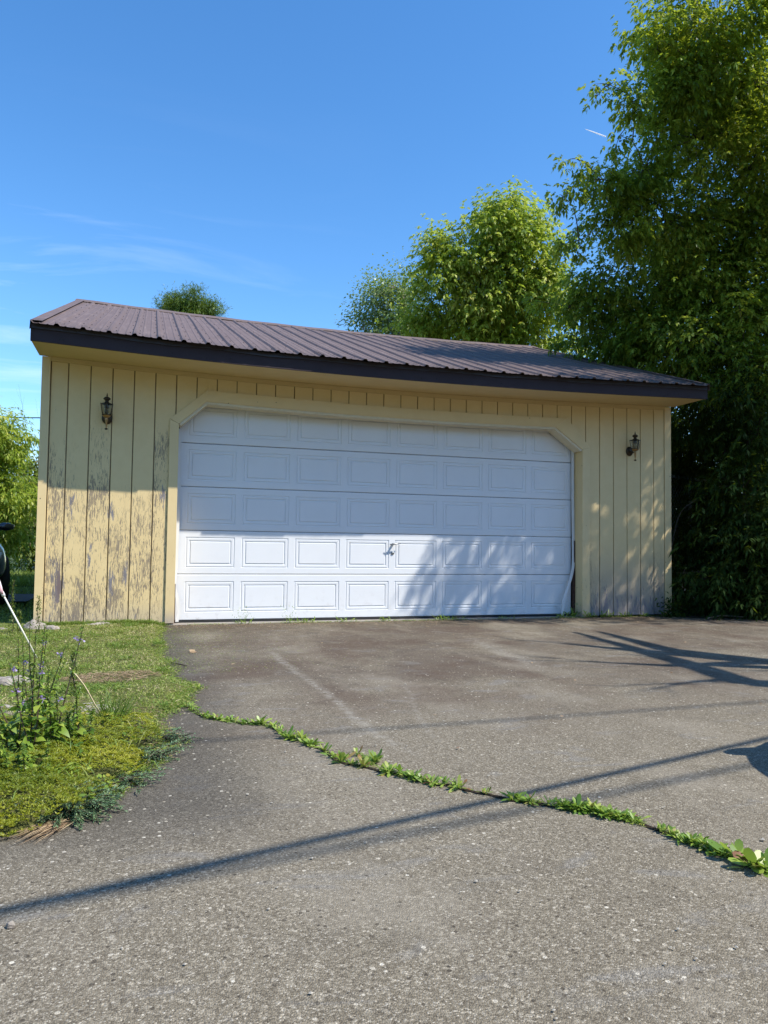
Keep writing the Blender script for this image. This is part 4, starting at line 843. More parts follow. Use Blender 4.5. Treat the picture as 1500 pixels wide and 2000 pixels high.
# ragged fringe: runners and tufts creeping past the lawn edge, and taller clumps in the lawn
f=Fol(); E_=[p for p in LAWN if p[0]>.5 and -5.8<p[1]<.1]
A_=np.array(E_); n=9000; k=rng.integers(0,len(A_)-1,n); u=rng.random(n)[:,None]; Q=A_[k]*(1-u)+A_[k+1]*u; amp=.022+.03*np.clip(sn(Q[:,0],Q[:,1],16,51)+.2,0,1)
Q=Q+rng.normal(0,1,(n,2))*amp[:,None]; Q=Q[Q[:,1]>-5.5]; n=len(Q); a=rng.uniform(0,6.28,n)
f.bl(np.c_[Q,np.maximum(lawn_h(Q[:,0],Q[:,1]),.002)],nrm(np.stack([np.cos(a),np.sin(a),rng.uniform(.1,1.3,n)],1)),rng.uniform(.02,.06,n),.0045,.5,tint=np.clip(rng.normal(.42,.25,n),0,1))
for q in range(150):
    cx_,cy_=rng.uniform(-.4,1.2),-4.3*rng.random()**.8
    if not inpoly(np.array([cx_]),np.array([cy_]),LAWN)[0] or ((cx_-.85)/.36)**2+((cy_+3.32)/.28)**2<1: continue
    m=int(rng.integers(20,60)); a=rng.uniform(0,6.28,m); P=np.stack([cx_+rng.normal(0,.025,m),cy_+rng.normal(0,.025,m),np.full(m,.025)],1); tt=rng.uniform(.05,.7)
    f.bl(P,nrm(np.stack([np.cos(a)*.6,np.sin(a)*.6,rng.uniform(.5,1.4,m)],1)),rng.uniform(.05,.10,m)*rng.uniform(.7,1.2),.0045,.5,prof=((.35,1),(.7,.8)),tint=np.clip(tt+rng.normal(0,.12,m),0,1))
o=f.build('lawn_tufts',M_GRASS); tag(o,'longer tufts and creeping runners along the ragged lawn edge','grass',kind='stuff')
# grass farther back beside the garage
n=60000; X=rng.uniform(-6,-.05,n); Y=rng.uniform(.3,11,n); P=np.stack([X,Y,np.full(n,.01)],1)
D=nrm(np.stack([rng.normal(0,.5,n),rng.normal(0,.5,n),np.ones(n)],1)); fol=Fol(); hgt=np.where(Y>7.0,rng.uniform(.1,.45,n),rng.uniform(.03,.08,n))
fol.bl(P,D,hgt,.012,.4,tint=np.clip(.3+.3*patchy(X,Y)*.8+rng.normal(0,.12,n),0,.8)); o=fol.build('meadow_grass',M_GRASS); tag(o,'rough green grass and meadow plants in the yard behind the garage corner','grass',kind='stuff')
# small white flowers in the meadow
fol=Fol(); n=60; P=np.stack([rng.uniform(-2.2,-.9,n),rng.uniform(7.2,9,n),rng.uniform(.3,.5,n)],1)
for k in range(5): fol.bl(P,nrm(np.stack([np.full(n,math.cos(k*1.26)),np.full(n,math.sin(k*1.26)),np.full(n,.3)],1)),.03,.025,.1)
o=fol.build('meadow_flowers',leafmat('white_petal',[(0,(.7,.7,.6)),(1,(.8,.8,.75))],.2,.6,(.8,.8,.7))); tag(o,'scattered small white meadow flowers behind the garage corner','flowers',kind='stuff')
# yellow green ground cover in the bed: little starry tufts
X,Y=scatter(BED,40000,-.45,1.14,-5.82,-4.2); kk=(sn(X,Y,17,71)>-.33)&(rng.random(len(X))<np.clip(.45+(-4.55-Y)*1.2,.25,1)); X,Y=X[kk],Y[kk]; n=len(X); hz=lawn_h(X,Y)+.030*(1+sn(X,Y,20,31))+.016*(1+sn(X,Y,60,32)); P=np.stack([X,Y,hz],1)
fol=Fol(); tb=np.clip(.5+.35*sn(X,Y,9,33)+rng.normal(0,.13,n),0,1)
for k in range(6):
    a=rng.uniform(0,6.28,n); D=nrm(np.stack([np.cos(a),np.sin(a),rng.uniform(.3,1.4,n)],1)); fol.bl(P,D,rng.uniform(.008,.017,n),.0032,.2,tint=tb)
o=fol.build('groundcover',M_MOSS); tag(o,'low yellow green moss phlox ground cover filling the planting bed','ground cover',kind='stuff')
# longer grass blades coming up through the ground cover
X,Y=scatter(BED,1500,-.3,1.1,-5.7,-4.2); n=len(X); f=Fol(); kk=rng.random(n)<np.clip(.25+(Y+5.6)*.6,0,1); X,Y=X[kk],Y[kk]; n=len(X); a=rng.uniform(0,6.28,n)
f.bl(np.stack([X,Y,np.full(n,.04)],1),nrm(np.stack([np.cos(a)*.6,np.sin(a)*.5,rng.uniform(.6,1.6,n)],1)),rng.uniform(.05,.15,n),.0035,.5,prof=((.3,1),(.7,.8)),tint=np.clip(rng.normal(.45,.26,n),0,1))
o=f.build('bed_grass',M_GRASS); tag(o,'thin long grass blades growing up through the yellow green ground cover','grass',kind='stuff')
f=Fol()
for q in range(170):
    cx_,cy_=rng.uniform(-.3,1.08),rng.uniform(-5.65,-4.1)
    if not inpoly(np.array([cx_]),np.array([cy_]),BED)[0] or rng.random()>(.25+.75*(cy_>-5.0)+.5*(cx_<.7)): continue
    m=int(rng.integers(10,26)); hh=rng.uniform(.03,.11); a=rng.uniform(0,6.28,m); tt=rng.uniform(.2,.8)
    f.bl(np.stack([cx_+rng.normal(0,.018,m),cy_+rng.normal(0,.018,m),.03+hh*rng.random(m)],1),nrm(np.stack([np.cos(a),np.sin(a),rng.uniform(0,.9,m)],1)),rng.uniform(.014,.034,m),rng.uniform(.007,.014,m),.4,prof=((.15,.6),(.4,1),(.75,.6)),tint=np.clip(tt+rng.normal(0,.15,m),0,1))
o=f.build('bed_weeds',M_FLEAF); tag(o,'small mixed broad leaved weeds scattered through the planting bed','weeds',kind='stuff')
# needles, straw and litter
def litter(name,label,poly,n,x0,x1,y0,y1,z,mat,L=(.01,.03),W_=.0018,cat='litter',flat=.12):
    X,Y=scatter(poly,n,x0,x1,y0,y1); m=len(X); a=rng.uniform(0,6.28,m); D=nrm(np.stack([np.cos(a),np.sin(a),rng.normal(.02,flat,m)],1)); P=np.stack([X,Y,z(X,Y)+rng.uniform(.001,.006,m)],1)
    f=Fol(); f.bl(P,D,rng.uniform(*L,m),W_,.02,tint=rng.random(m)); o=f.build(name,mat); return tag(o,label,cat,kind='stuff')
SQ=lambda x0,x1,y0,y1:[(x0,y0),(x1,y0),(x1,y1),(x0,y1)]
z0f=lambda X,Y:0*X+.003
litter('dry_thatch','bare brown patch of dry thatch in the lawn',[(.55,-3.3),(.7,-3.14),(1.0,-3.14),(1.15,-3.3),(1.0,-3.5),(.7,-3.5)],2600,.5,1.2,-3.52,-3.1,lambda X,Y:lawn_h(X,Y)+.004,M_STRAW,(.02,.06),.003)
litter('straw_litter','dry tan straw at the edge of the planting bed',[(.98,-4.15),(1.12,-4.2),(1.2,-4.8),(1.15,-5.05),(1.02,-5.2),(1.05,-4.9),(1.0,-4.5)],2200,.9,1.25,-5.3,-4.1,lambda X,Y:np.maximum(lawn_h(X,Y),0)+.004,M_STRAW,(.015,.045),.002)
X=rng.gamma(1.4,.28,3500)+1.14; Y=rng.uniform(-3.1,-.3,3500); a=rng.uniform(0,6.28,3500); f=Fol(); f.bl(np.stack([X,Y,np.full(3500,.004)],1),nrm(np.stack([np.cos(a),np.sin(a),rng.normal(.03,.1,3500)],1)),rng.uniform(.008,.03,3500),.0022,.02,tint=rng.random(3500)*.75)
o=f.build('grass_clippings',M_GRASS); tag(o,'dry grass clippings blown onto the asphalt beside the lawn','litter',kind='stuff')
n=5000; X=rng.uniform(1.3,7.6,n); Y=-.04-rng.gamma(1.3,.13,n); a=rng.uniform(0,6.28,n); f=Fol(); f.bl(np.stack([X,Y,np.full(n,.005)],1),nrm(np.stack([np.cos(a),np.sin(a),rng.normal(.05,.15,n)],1)),rng.uniform(.008,.04,n),.003,.02,tint=rng.random(n))
o=f.build('leaf_litter',M_STRAW); tag(o,'strip of dry leaf litter along the foot of the garage front','litter',kind='stuff')
# loose pebbles and chips on the drive
g=G()
for k in range(420):
    Y_=-8.0+abs(random.gauss(0,1))*2.6; X_=random.uniform(.2,5.5); s=random.uniform(.002,.0055)*(1 if random.random()<.97 else 1.6)
    if inpoly(np.array([X_]),np.array([Y_]),LAWN)[0]: continue
    v=[(X_+s*random.uniform(.7,1.2)*a,Y_+s*random.uniform(.7,1.2)*b_,.003+s*.6*c*random.uniform(.7,1)) for a,b_,c in ((1,0,0),(0,1,0),(-1,0,0),(0,-1,0),(0,0,1),(0,0,-1))]
    g.add(v,[(0,1,4),(1,2,4),(2,3,4),(3,0,4),(1,0,5),(2,1,5),(3,2,5),(0,3,5)])
o=g.build('loose_chips',plain('pale_chip',(.42,.39,.33),.8,var=.35,scale=300)); tag(o,'loose pale stone chips scattered on the asphalt','gravel',kind='stuff')
# ---- stones
def stone(x,y,z,sx,sy,sz,label,seed,group='stones along the lawn',cat='stone'):
    import bmesh
    bm=bmesh.new(); bmesh.ops.create_icosphere(bm,subdivisions=4,radius=1)
    for v in bm.verts:
        k=1+.28*mnoise.noise(v.co*1.3+Vector((seed,0,0)))+.10*mnoise.noise(v.co*4+Vector((seed,5,0))); v.co*=k; v.co=Vector((v.co.x*sx,v.co.y*sy,v.co.z*sz))
    me=bpy.data.meshes.new('stone'); bm.to_mesh(me); bm.free(); me.polygons.foreach_set('use_smooth',[True]*len(me.polygons))
    o=link('stone',me,M_ROCK); o.location=(x,y,z); return tag(o,label,cat,group)
stone(.05,-.50,.03,.10,.07,.085,'large rounded pale boulder at the left corner of the garage',1)
stone(.20,-.50,.02,.075,.06,.055,'smaller pale stone right beside the corner boulder',2)
stone(.60,-.14,.00,.17,.05,.055,'long flat cream stone on the lawn against the peeling wall',3)
stone(-.22,-.45,.02,.05,.04,.03,'small pale stone in the grass at the left picture edge near the corner',9)
stone(.80,-4.28,.02,.10,.05,.055,'grey stone half hidden behind the tall grass tuft',4)
stone(.30,-3.36,.02,.12,.08,.05,'flat grey stone behind the purple flowers at the left edge',5)
stone(.40,-4.2,.02,.10,.07,.05,'grey stone low among the flower stems at the left edge',6)
stone(.765,-6.31,.006,.009,.008,.008,'tiny white pebble alone on the asphalt at lower left',7,None,'pebble')
# ---- weeds
def rosette(name,x,y,n,L,Wd,up_=.55,mat=None,label=None,group=None,z=.0,tb=0,broad=False,cat='weed',part=None):
    f=Fol(); a=rng.uniform(0,6.28)+np.arange(n)*2.4; el=rng.uniform(.1,1.7,n)*up_*1.7
    D=nrm(np.stack([np.cos(a),np.sin(a),el],1)); P=np.stack([x+rng.normal(0,.006,n),y+rng.normal(0,.006,n),np.full(n,z+.002)],1)
    ln=L*rng.uniform(.55,1.15,n); pr=((.15,.25),(.4,.75),(.65,1.0),(.88,.6)) if not broad else ((.2,.2),(.35,.75),(.6,1.0),(.85,.75))
    f.bl(P,D,ln,ln*Wd,rng.uniform(.1,.5,n),prof=pr,tint=np.clip(.45+tb+rng.normal(0,.26,n),0,1),lift=.12,side=nrm(np.stack([-np.sin(a),np.cos(a),rng.normal(0,.25,n)],1)))
    o=f.build(name,mat or M_WEED,part); 
    if label: tag(o,label,cat,group)
    return o
GR='weeds growing along the asphalt crack'
WP=[(1.32,-4.36,.05),(1.37,-4.43,.05),(1.42,-4.47,.05),(1.48,-4.55,.045),(1.56,-4.58,.07),(1.61,-4.67,.06),(1.64,-4.87,.065),(1.685,-4.92,.065),(1.71,-5.0,.06),(1.745,-5.11,.05),(1.77,-5.28,.09),(1.84,-5.36,.075),(1.90,-5.31,.07),(1.86,-5.20,.055),(1.905,-5.46,.06),(1.945,-5.48,.055),(1.97,-5.55,.055),(2.02,-5.62,.05),(2.06,-5.64,.045),(2.09,-5.69,.06),(2.155,-5.77,.035),(2.215,-5.85,.05),(2.26,-5.89,.05),(2.31,-5.93,.055),(2.345,-5.96,.05),(2.375,-5.99,.055),(2.41,-6.02,.06),(2.43,-6.06,.06),(2.465,-6.09,.045),(2.49,-6.13,.04),(2.52,-6.22,.035),(2.54,-6.32,.055),(2.56,-6.36,.04),(2.565,-6.41,.045),(2.59,-6.45,.075),(2.585,-6.50,.075),(2.61,-6.53,.07)]
spec={10:'largest spiky green rosette near the middle of the asphalt crack',11:'rosette with reddish leaves just right of the largest crack weed',12:'upright weed set back on the far side of the crack, behind the reddish rosette',20:'tiny weed standing alone in the gap of the crack at the cable shadow',19:'last bright weed before the bare gap in the crack',21:'first bright weed right of the bare gap in the crack',34:'tall broad leaved dock at the right end of the crack',35:'drooping broad leaved dock beside the tallest leaf at right',36:'dock leaves cut by the right picture edge',31:'dense tufted weed clump left of the broad leaved dock',0:'first small weed where the crack leaves the lawn'}
words=['first','second','third','fourth','fifth','sixth','seventh','eighth','ninth','tenth','eleventh','twelfth','thirteenth','fourteenth','fifteenth','sixteenth','seventeenth','eighteenth','nineteenth','twentieth']
for i,(x,y,L) in enumerate(WP):
    if i in spec: lab=spec[i]
    elif i<10: lab=f'small green weed, {words[i]} from the lawn along the asphalt crack'
    elif i<20: lab=f'green weed, {words[i-10]} plant right of the largest spiky rosette on the crack' if i>12 else 'weed'
    else: lab=f'low green weed, {words[i-21]} plant right of the bare gap in the crack'
    big_=i>=34
    rosette('weed',x,y,11 if big_ else random.randint(14,26),L*(1.0 if big_ else random.uniform(.75,1.05)),.42 if big_ else .24,.75 if i not in (31,) else .9,label=lab,group=GR,tb=(.30 if i==11 else random.uniform(-.22,.22)),broad=big_)
# fine grass and stems in the crack between the rosettes
pts=[(1.24,-4.05)]+[(a,c) for a,c,_ in WP[:20]]; f=Fol()
for seq in ([(1.24,-4.08),(1.28,-4.25)]+[(a,c) for a,c,_ in WP[:20] if True],[(a,c) for a,c,_ in WP[21:]]):
    A_=np.array(seq); k=rng.integers(0,len(A_)-1,2600); u=rng.random(2600)[:,None]; Q=A_[k]*(1-u)+A_[k+1]*u+rng.normal(0,.009,(2600,2)); Q=Q[sn(Q[:,0],Q[:,1],26,61)>-.2]; m=len(Q)
    P=np.c_[Q,np.full(m,.001)]; a=rng.uniform(0,6.28,m); f.bl(P,nrm(np.stack([np.cos(a),np.sin(a),rng.uniform(.1,1.6,m)],1)),rng.uniform(.01,.03,m),.0025,.4,tint=np.clip(rng.normal(.42,.22,m),0,1))
    k=rng.integers(0,len(A_)-1,1100); u=rng.random(1100)[:,None]; Q=A_[k]*(1-u)+A_[k+1]*u+rng.normal(0,.011,(1100,2)); Q=Q[sn(Q[:,0],Q[:,1],31,62)>.0]; m=len(Q); a=rng.uniform(0,6.28,m); f.bl(np.c_[Q,np.full(m,.002)],nrm(np.stack([np.cos(a),np.sin(a),rng.uniform(.2,1.8,m)],1)),rng.uniform(.018,.048,m),rng.uniform(.006,.012,m),.3,prof=((.3,.7),(.65,1.0)),tint=np.clip(rng.normal(.45,.22,m),0,1))
o=f.build('crack_grass',M_WEED); tag(o,'fine grass and creeping stems growing in the asphalt crack','grass',kind='stuff')
# tongue of lawn weeds at the start of the crack
for i,(x,y) in enumerate([(1.26,-4.12),(1.28,-4.22),(1.34,-3.62),(1.27,-3.9)]):
    rosette('weed',x,y,16,.05,.2,.6,label=['leafy weed where the crack meets the lawn edge','leafy weed just off the lawn edge on the crack','creeping weed on the tip of the lawn tongue','weed on the lawn edge between tongue and crack'][i],group='weeds on the lawn edge')
# soil packed in the crack itself
g=G()
for seq in ([(1.20,-3.98),(1.24,-4.08),(1.28,-4.25)]+[(a,c) for a,c,_ in WP if (a,c) not in ((1.90,-5.31),(1.86,-5.20))]+[(2.63,-6.6),(2.68,-6.8)],):
    Q=smooth([(a,c,0) for a,c in seq],4); wmax=.014; vs=[]
    for k,(a,c,_) in enumerate(Q):
        p0,p1=Q[max(k-1,0)],Q[min(k+1,len(Q)-1)]; d=Vector((p1[0]-p0[0],p1[1]-p0[1],0)).normalized(); nn=Vector((-d.y,d.x,0)); w0=wmax*random.uniform(.35,1)*(.15 if k in (0,len(Q)-1) else 1); w1=wmax*random.uniform(.35,1)*(.15 if k in (0,len(Q)-1) else 1); zz=.006*float(sn(np.array(a),np.array(c),.9,5))*min(1,max(0,(-c-.5)/2))+.003
        vs+=[(a+nn.x*w0,c+nn.y*w0,zz),(a,c,zz+.003),(a-nn.x*w1,c-nn.y*w1,zz)]
    g.add(vs,[(3*k+j,3*k+3+j,3*k+4+j,3*k+1+j) for k in range(len(Q)-1) for j in (0,1)])
o=g.build('crack_soil',plain('dark_soil',(.045,.034,.024),.95,var=.6,scale=120,bump=.8,spec=.1)); o['kind']='structure'
# ---- weeds along the foot of the door
DWP=[(2.03,-.02,.10),(2.52,-.03,.08),(2.72,-.03,.09),(3.14,-.02,.09),(3.62,-.03,.09),(4.30,-.03,.11),(4.48,-.02,.10),(5.10,-.03,.07),(5.86,-.04,.12),(6.10,.05,.16),(6.24,-.05,.13),(6.48,-.06,.14),(6.75,-.07,.11),(7.05,-.06,.10)]
dl=['wispy weed at the left foot of the garage door','small weed at the door foot under the second panel','weed tuft at the door foot, right of the second panel','weed tuft under the third door panel','weed tuft at the door foot left of the handle','leafiest sunlit weed at the door foot','weed right beside the leafiest door foot weed','low weed at the door foot right of centre','shaded grass tuft in front of the right end of the door','leafy weed growing up between door seal and right jamb','weed clump at the foot of the right door trim','spiky grass clump at the wall foot right of the door trim','shaded weed at the foot of the right wall','last weed before the bush at the right corner']
for i,(x,y,L) in enumerate(DWP):
    f=Fol(); n=26; a=rng.uniform(0,6.28,n); P=np.stack([x+rng.normal(0,.05,n),y+rng.normal(0,.012,n),np.full(n,.004)],1); f.bl(P,nrm(np.stack([np.cos(a),np.sin(a)*.6-.2,rng.uniform(.4,1.8,n)],1)),L*rng.uniform(.4,1.2,n),L*.10,.3,prof=((.3,.7),(.65,1.0)),tint=np.clip(rng.normal(.4,.18,n),0,.85))
    if i in (0,1,9):
        m=8; a=rng.uniform(0,6.28,m); Pb=np.stack([x+rng.normal(0,.03,m),np.full(m,y),np.full(m,.01)],1); f.bl(Pb,nrm(np.stack([np.cos(a)*.5,np.sin(a)*.2-.1,np.ones(m)],1)),rng.uniform(.08,.2,m),.003,.2,tint=np.full(m,.5))
        m=60; f.bl(np.stack([x+rng.normal(0,.05,m),np.full(m,y-.02)+rng.normal(0,.015,m),rng.uniform(.04,.2,m)],1),nrm(rng.normal(0,1,(m,3))),.018,.007,.2,tint=rng.uniform(.1,.6,m))
    o=f.build('weed',M_WEED); tag(o,dl[i],'weed','weeds along the foot of the garage front')
n=5200; X=rng.uniform(1.45,7.5,n); dn=.4+.6*(sn(X,X*0,6,41)>-.1); k=rng.random(n)<dn*np.where((X>2.6)&(X<4.6)|(X>5.6),1,.45); X=X[k]; n=len(X); a=rng.uniform(0,6.28,n)
f=Fol(); f.bl(np.stack([X,-.035+rng.normal(0,.018,n),np.full(n,.002)],1),nrm(np.stack([np.cos(a),np.sin(a)*.7,rng.uniform(.2,1.4,n)],1)),rng.uniform(.012,.05,n),.004,.4,tint=np.clip(rng.normal(.45,.2,n),0,1)); o=f.build('foot_grass',M_GRASS); tag(o,'thin fringe of grass along the foot of the garage door','grass',kind='stuff')
n=4000; X=rng.uniform(-.05,1.25,n); a=rng.uniform(0,6.28,n); f=Fol(); f.bl(np.stack([X,-.05-np.abs(rng.normal(0,.05,n)),lawn_h(X,X*0-.08)],1),nrm(np.stack([np.cos(a),np.sin(a)*.6,rng.uniform(.5,1.6,n)],1)),rng.uniform(.03,.09,n),.004,.35,tint=np.clip(rng.normal(.25,.15,n),0,.8)); o=f.build('wall_grass',M_GRASS); tag(o,'longer grass against the foot of the peeling wall','grass',kind='stuff')
# ---- juniper sprigs creeping over the asphalt edge
def juniper(x,y,n,L,label,dirs=(-2.2,.6),z=.03):
    t=thing('juniper',label,'juniper',(x,y,0),'creeping juniper at the edge of the planting bed'); g=G(); f=Fol()
    for i in range(n):
        a=random.uniform(*dirs); l=L*random.uniform(.4,1.35); d=Vector((math.cos(a),math.sin(a),random.uniform(.05,.75))).normalized(); p=Vector((x+random.gauss(0,.035),y+random.gauss(0,.03),z*random.uniform(.3,1)))
        pts=[p]; 
        for k in range(4): d=(d+Vector((random.uniform(-.2,.2),random.uniform(-.2,.2),-.16))).normalized(); q=pts[-1]+d*l/4; q.z=max(q.z,.006); pts.append(q)
        g.tube(pts,[.0025,.002,.0016,.0012,.0008],4,cap=False); P0=np.array([tuple(v) for v in pts]); m=int(60*l/.1); u=rng.uniform(.25,4,m); k=np.minimum(u.astype(int),3); fr=(u-k)[:,None]; P=P0[k]*(1-fr)+P0[k+1]*fr
        dd=nrm(P0[k+1]-P0[k]); f.bl(P,nrm(dd*1.3+rng.normal(0,.6,(m,3))+np.array([0,0,.3])),rng.uniform(.006,.015,m),.0032,.0,tint=np.clip(rng.normal(.5,.22,m),0,1))
    g.build('stems',M_TWIG,t); f.build('needles',M_JUN,t)
juniper(.81,-5.60,150,.12,'largest blue green creeping juniper at the lower tip of the planting bed')
juniper(.97,-5.36,26,.12,'sparse juniper sprig left of the dark asphalt strip, above the largest one')
juniper(1.04,-5.06,40,.11,'green juniper clump halfway up the bed edge')
juniper(1.12,-4.78,34,.085,'small juniper clump highest up the bed edge')
juniper(.70,-5.55,18,.07,'small grey green juniper tip inside the yellow ground cover')
f=Fol(); n=150; a=rng.normal(-2.35,.25,n); P=np.stack([.80+rng.normal(0,.018,n),-5.70+rng.normal(0,.02,n),rng.uniform(.004,.02,n)],1); f.bl(P,nrm(np.stack([np.cos(a),np.sin(a),rng.normal(0,.05,n)],1)),rng.uniform(.05,.17,n),.0028,.03,tint=rng.random(n)); o=f.build('straw_bundle',M_STRAW); tag(o,'bundle of dry tan stems trailing onto the asphalt under the largest juniper','dry stems')
# ---- tall grass tuft
f=Fol(); n=150; a=rng.uniform(0,6.28,n); P=np.stack([.90+rng.normal(0,.03,n),-4.55+rng.normal(0,.03,n),np.full(n,.03)],1); f.bl(P,nrm(np.stack([np.cos(a)*.5,np.sin(a)*.4,rng.uniform(.7,1.8,n)],1)),rng.uniform(.08,.27,n),.0035,.35,prof=((.3,1),(.7,.8)),tint=np.clip(rng.normal(.12,.1,n),0,.5)); o=f.build('grass_tuft',M_GRASS); tag(o,'tall dark green grass tuft in the bed in front of the grey stone','grass tuft')
f=Fol(); n=420; a=rng.uniform(0,6.28,n); P=np.stack([.72+rng.uniform(-.14,.14,n),-3.75+rng.uniform(-.16,.16,n),np.full(n,.03)],1); f.bl(P,nrm(np.stack([np.cos(a)+.5,np.sin(a)*.6,rng.uniform(.6,1.5,n)],1)),rng.uniform(.06,.15,n),.004,.6,prof=((.3,1),(.7,.8)),tint=np.clip(rng.normal(.18,.12,n),0,.6)); o=f.build('grass_tuft',M_GRASS); tag(o,'loose clump of longer bent grass in the lawn behind the bed','grass tuft')
# ---- flowering plants
def flower_plant(x,y,h,ns,label,spread=.10,nf=3,dark=False):
    t=thing('flowering_plant',label,'plant',(x,y,0),'purple flowering plants in the bed'); g=G(); f=Fol(); fls=[]
    for i in range(ns):
        p=Vector((x+random.gauss(0,spread*.35),y+random.gauss(0,spread*.35),.0)); d=Vector((random.gauss(-.02,.22),random.gauss(0,.14),1)).normalized(); hh=h*random.uniform(.55,1.08); p.z=.005; pts=[p]
        for k in range(6): d=(d+Vector((random.uniform(-.08,.08),random.uniform(-.08,.08),.05))).normalized(); pts.append(pts[-1]+d*hh/6)
        g.tube(pts,[.0036,.0034,.003,.0026,.002,.0016,.001],5,cap=False); P0=np.array([tuple(v) for v in pts])
        m=64; u=np.repeat(np.sort(rng.uniform(.4,5.9,m//2)),2); k=np.minimum(u.astype(int),5); fr=(u-k)[:,None]; P=P0[k]*(1-fr)+P0[k+1]*fr; a=rng.uniform(0,6.28,m//2); a=np.stack([a,a+3.14],1).ravel()
        sz=np.clip((5.9-u)/4.0,.34,1)*.046*rng.uniform(.5,1.25,m)
        f.bl(P,nrm(np.stack([np.cos(a),np.sin(a),rng.uniform(-.1,.7,m)],1)),sz,sz*.62,.5,prof=((.12,.65),(.35,1.0),(.7,.6)),tint=np.clip(rng.normal(.5,.25,m),0,1),lift=.08)
        # seed spikes and flowers near the top
        m=50; u=rng.uniform(4.0,6,m); k=np.minimum(u.astype(int),5); fr=(u-k)[:,None]; P=P0[k]*(1-fr)+P0[k+1]*fr; f.bl(P,nrm(rng.normal(0,1,(m,3))+np.array([0,0,.5])),.011,.005,.1,tint=rng.uniform(0,.35,m))
        if i<nf:
            for q in range(random.randint(1,2)):
                u=random.uniform(3.6,5.8); k=min(int(u),5); c=P0[k]*(1-(u-k))+P0[k+1]*(u-k)+np.array([random.gauss(0,.012),random.gauss(0,.012),0]); m=11; fl=Fol(); fls.append(fl); fl.bl(np.repeat(c[None],m,0)+rng.normal(0,.004,(m,3)),nrm(rng.normal(0,1,(m,3))+np.array([.3,-.4,.2])),rng.uniform(.007,.015,m),.008,.2,prof=((.4,.8),(.75,1.0)),tint=rng.random(m))
    g.build('stems',plain('reddish_stem',(.09,.06,.035),.7,var=.4,scale=30) if not dark else M_TWIG,t); f.build('leaves',M_FLEAF,t)
    for fl in fls: fl.build('flower',M_PETAL,t)
flower_plant(.655,-5.0,.52,9,'tallest purple flowered plant with heart shaped leaves at the left edge',.12,6)
flower_plant(.60,-4.75,.46,8,'purple flowered plant behind the tallest one, cut by the left picture edge',.12,4)
flower_plant(.755,-4.92,.26,9,'short bright green leafy plant right of the tallest flowered one',.10,1)
flower_plant(.66,-5.33,.17,9,'low leafy plant with reddish stems in front of the purple flowers',.10,0)
flower_plant(.54,-5.22,.26,9,'leafy plant low at the left picture edge in front of the purple flowers',.08,1)
def spike(x,y,h,label):
    t=thing('tall_weed',label,'weed',(x,y,0)); g=G(); pts=[(x+.012*math.sin(k),y,h*k/7) for k in range(8)]; g.tube(pts,.003,5); g.build('stem',M_TWIG,t); f=Fol(); m=240; u=rng.uniform(.1,1,m)
    f.bl(np.stack([x+rng.normal(0,.008,m)+rng.normal(0,.02,m)*(1-u),y+rng.normal(0,.01,m),h*u],1),nrm(rng.normal(0,1,(m,3))+np.array([0,0,.4])),.022,.009,.2,tint=rng.uniform(0,.75,m)); f.build('leaves',M_SHRUBL,t)
spike(-.10,-.75,.50,'tallest seedy weed spike standing left of the garage corner boulder')
spike(.12,-.80,.36,'shorter seedy weed spike in front of the corner boulder')
spike(-.02,-.9,.25,'low seedy weed between the two taller spikes')
spike(.68,-3.9,.28,'lone dark weed stem standing in the lawn right of the purple flowers')
# dry stalk bent over the bed
g=G(); g.tube(smooth([(.72,-4.62,.30),(.78,-4.60,.22),(.84,-4.56,.10),(.89,-4.52,.03)],5),.0032,5); o=g.build('dry_stalk',plain('pale_straw',(.60,.50,.30),.7)); tag(o,'pale bent dry stalk leaning across the planting bed','dry stalk')
# ---- garden stake with a pink and white paddle
t=thing('garden_stake','white rod with a pink and white plastic paddle leaning at the left picture edge','garden stake',(.31,-2.27,0))
a=Vector((.31,-2.27,0)); c=Vector((.062,-2.29,.49)); ax=(c-a).normalized()
g=G(); g.tube([a-ax*.05,c],.0058,10); g.build('rod',plain('white_rod',(.74,.72,.62),.4,var=.05),t,smooth=True)
g=G(); g.tube([c-ax*.035,c+ax*.0],.012,10); g.build('collar',plain('white_collar',(.74,.72,.70),.4,var=.05),t,smooth=True)
def paddle(r0,mat,name,yo,sc_):
    g=G(); side=Vector((ax.z,0,-ax.x)).normalized(); nn=ax.cross(side)
    st=[(0,.010),(.03,.017),(.07,.024),(.12,.026),(.17,.022),(.20,.010),(.205,.002)]
    vs=[]; m=14
    for s,w_ in st:
        for k in range(m):
            an=2*math.pi*k/m; vs.append(tuple(c+ax*(s*sc_+yo*2)+side*math.cos(an)*w_*sc_*r0+nn*(math.sin(an)*w_*.45*sc_*r0+yo)))
    g.add(vs,[(i*m+k,i*m+(k+1)%m,(i+1)*m+(k+1)%m,(i+1)*m+k) for i in range(len(st)-1) for k in range(m)]+[tuple(range(m-1,-1,-1)),tuple((len(st)-1)*m+k for k in range(m))]); g.build(name,mat,t,smooth=True)
paddle(1.0,plain('white_plastic',(.78,.74,.76),.35,var=.04),'paddle_rim',0,1.0)
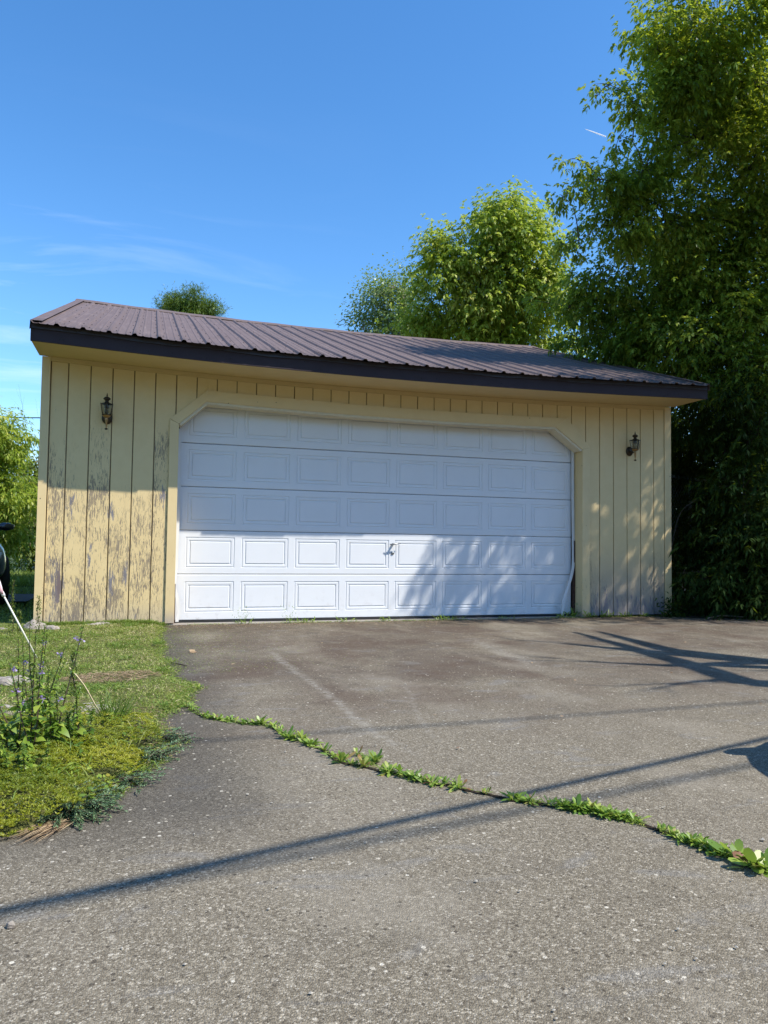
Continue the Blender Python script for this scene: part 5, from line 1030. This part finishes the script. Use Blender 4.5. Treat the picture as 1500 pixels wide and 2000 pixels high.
paddle(.78,plain('pink_plastic',(.70,.42,.45),.35,var=.04),'paddle_face',-.009,.9)
# odds and ends on the drive
f=Fol(); f.bl(np.array([[2.28,-5.22,.004]]),np.array([[.8,.3,.25]]),.028,.016,.1,prof=((.4,1),(.7,.7)),tint=np.array([.5])); o=f.build('dead_leaf',plain('brown_leaf',(.32,.15,.07),.8)); tag(o,'single curled brown leaf lying on the asphalt right of the weeds','leaf')
f=Fol(); f.bl(np.array([[1.36,-2.12,.006],[1.37,-2.1,.008]]),np.array([[.9,.1,.1],[.5,.8,.2]]),.07,.05,.1,prof=((.4,1),(.7,.7)),tint=np.array([.5,.7])); o=f.build('dead_leaf',M_STRAW); tag(o,'tan curled dead leaf on the asphalt beside the lawn','leaf')
g=G(); g.tube([(1.20,-2.62,.012),(1.25,-2.7,.010),(1.31,-2.80,.008)],.004,5); o=g.build('twig',M_TWIG); tag(o,'short dark twig lying where the lawn meets the asphalt','twig')
g=G(); g.tube([(7.6,-.55,.02),(7.9,-.45,.04),(8.2,-.5,.02),(8.6,-.35,.05)],.008,5); o=g.build('twig',plain('pale_twig',(.28,.22,.15),.8)); tag(o,'pale fallen twig on the shaded ground beyond the right corner','twig')
f=Fol(); n=46; X=rng.uniform(1.4,6,n); Y=-1.2-rng.gamma(1.5,1.0,n); a=rng.uniform(0,6.28,n); f.bl(np.stack([X,Y,np.full(n,.012)],1),nrm(np.stack([np.cos(a),np.sin(a),rng.uniform(0,.3,n)],1)),rng.uniform(.01,.032,n),rng.uniform(.004,.014,n),.1,prof=((.4,1),(.7,.7)),tint=rng.random(n)); o=f.build('drive_debris',M_STRAW); tag(o,'scattered dry leaf bits and chaff on the drive','litter',kind='stuff')
# contrail very high up
g=G(); a=Vector((816,1268,842)); c=Vector((856,1256,827)); g.tube([a,a.lerp(c,.3),a.lerp(c,.7),c],[.3,1.0,1.2,1.2],8)
b=MB('contrail_ice'); o=g.build('contrail',b.finish((.95,.95,.95),.9,0,None,.1,trans=(.5,(.9,.9,.95)))); tag(o,'short thin white contrail in the sky left of the big tree','contrail')
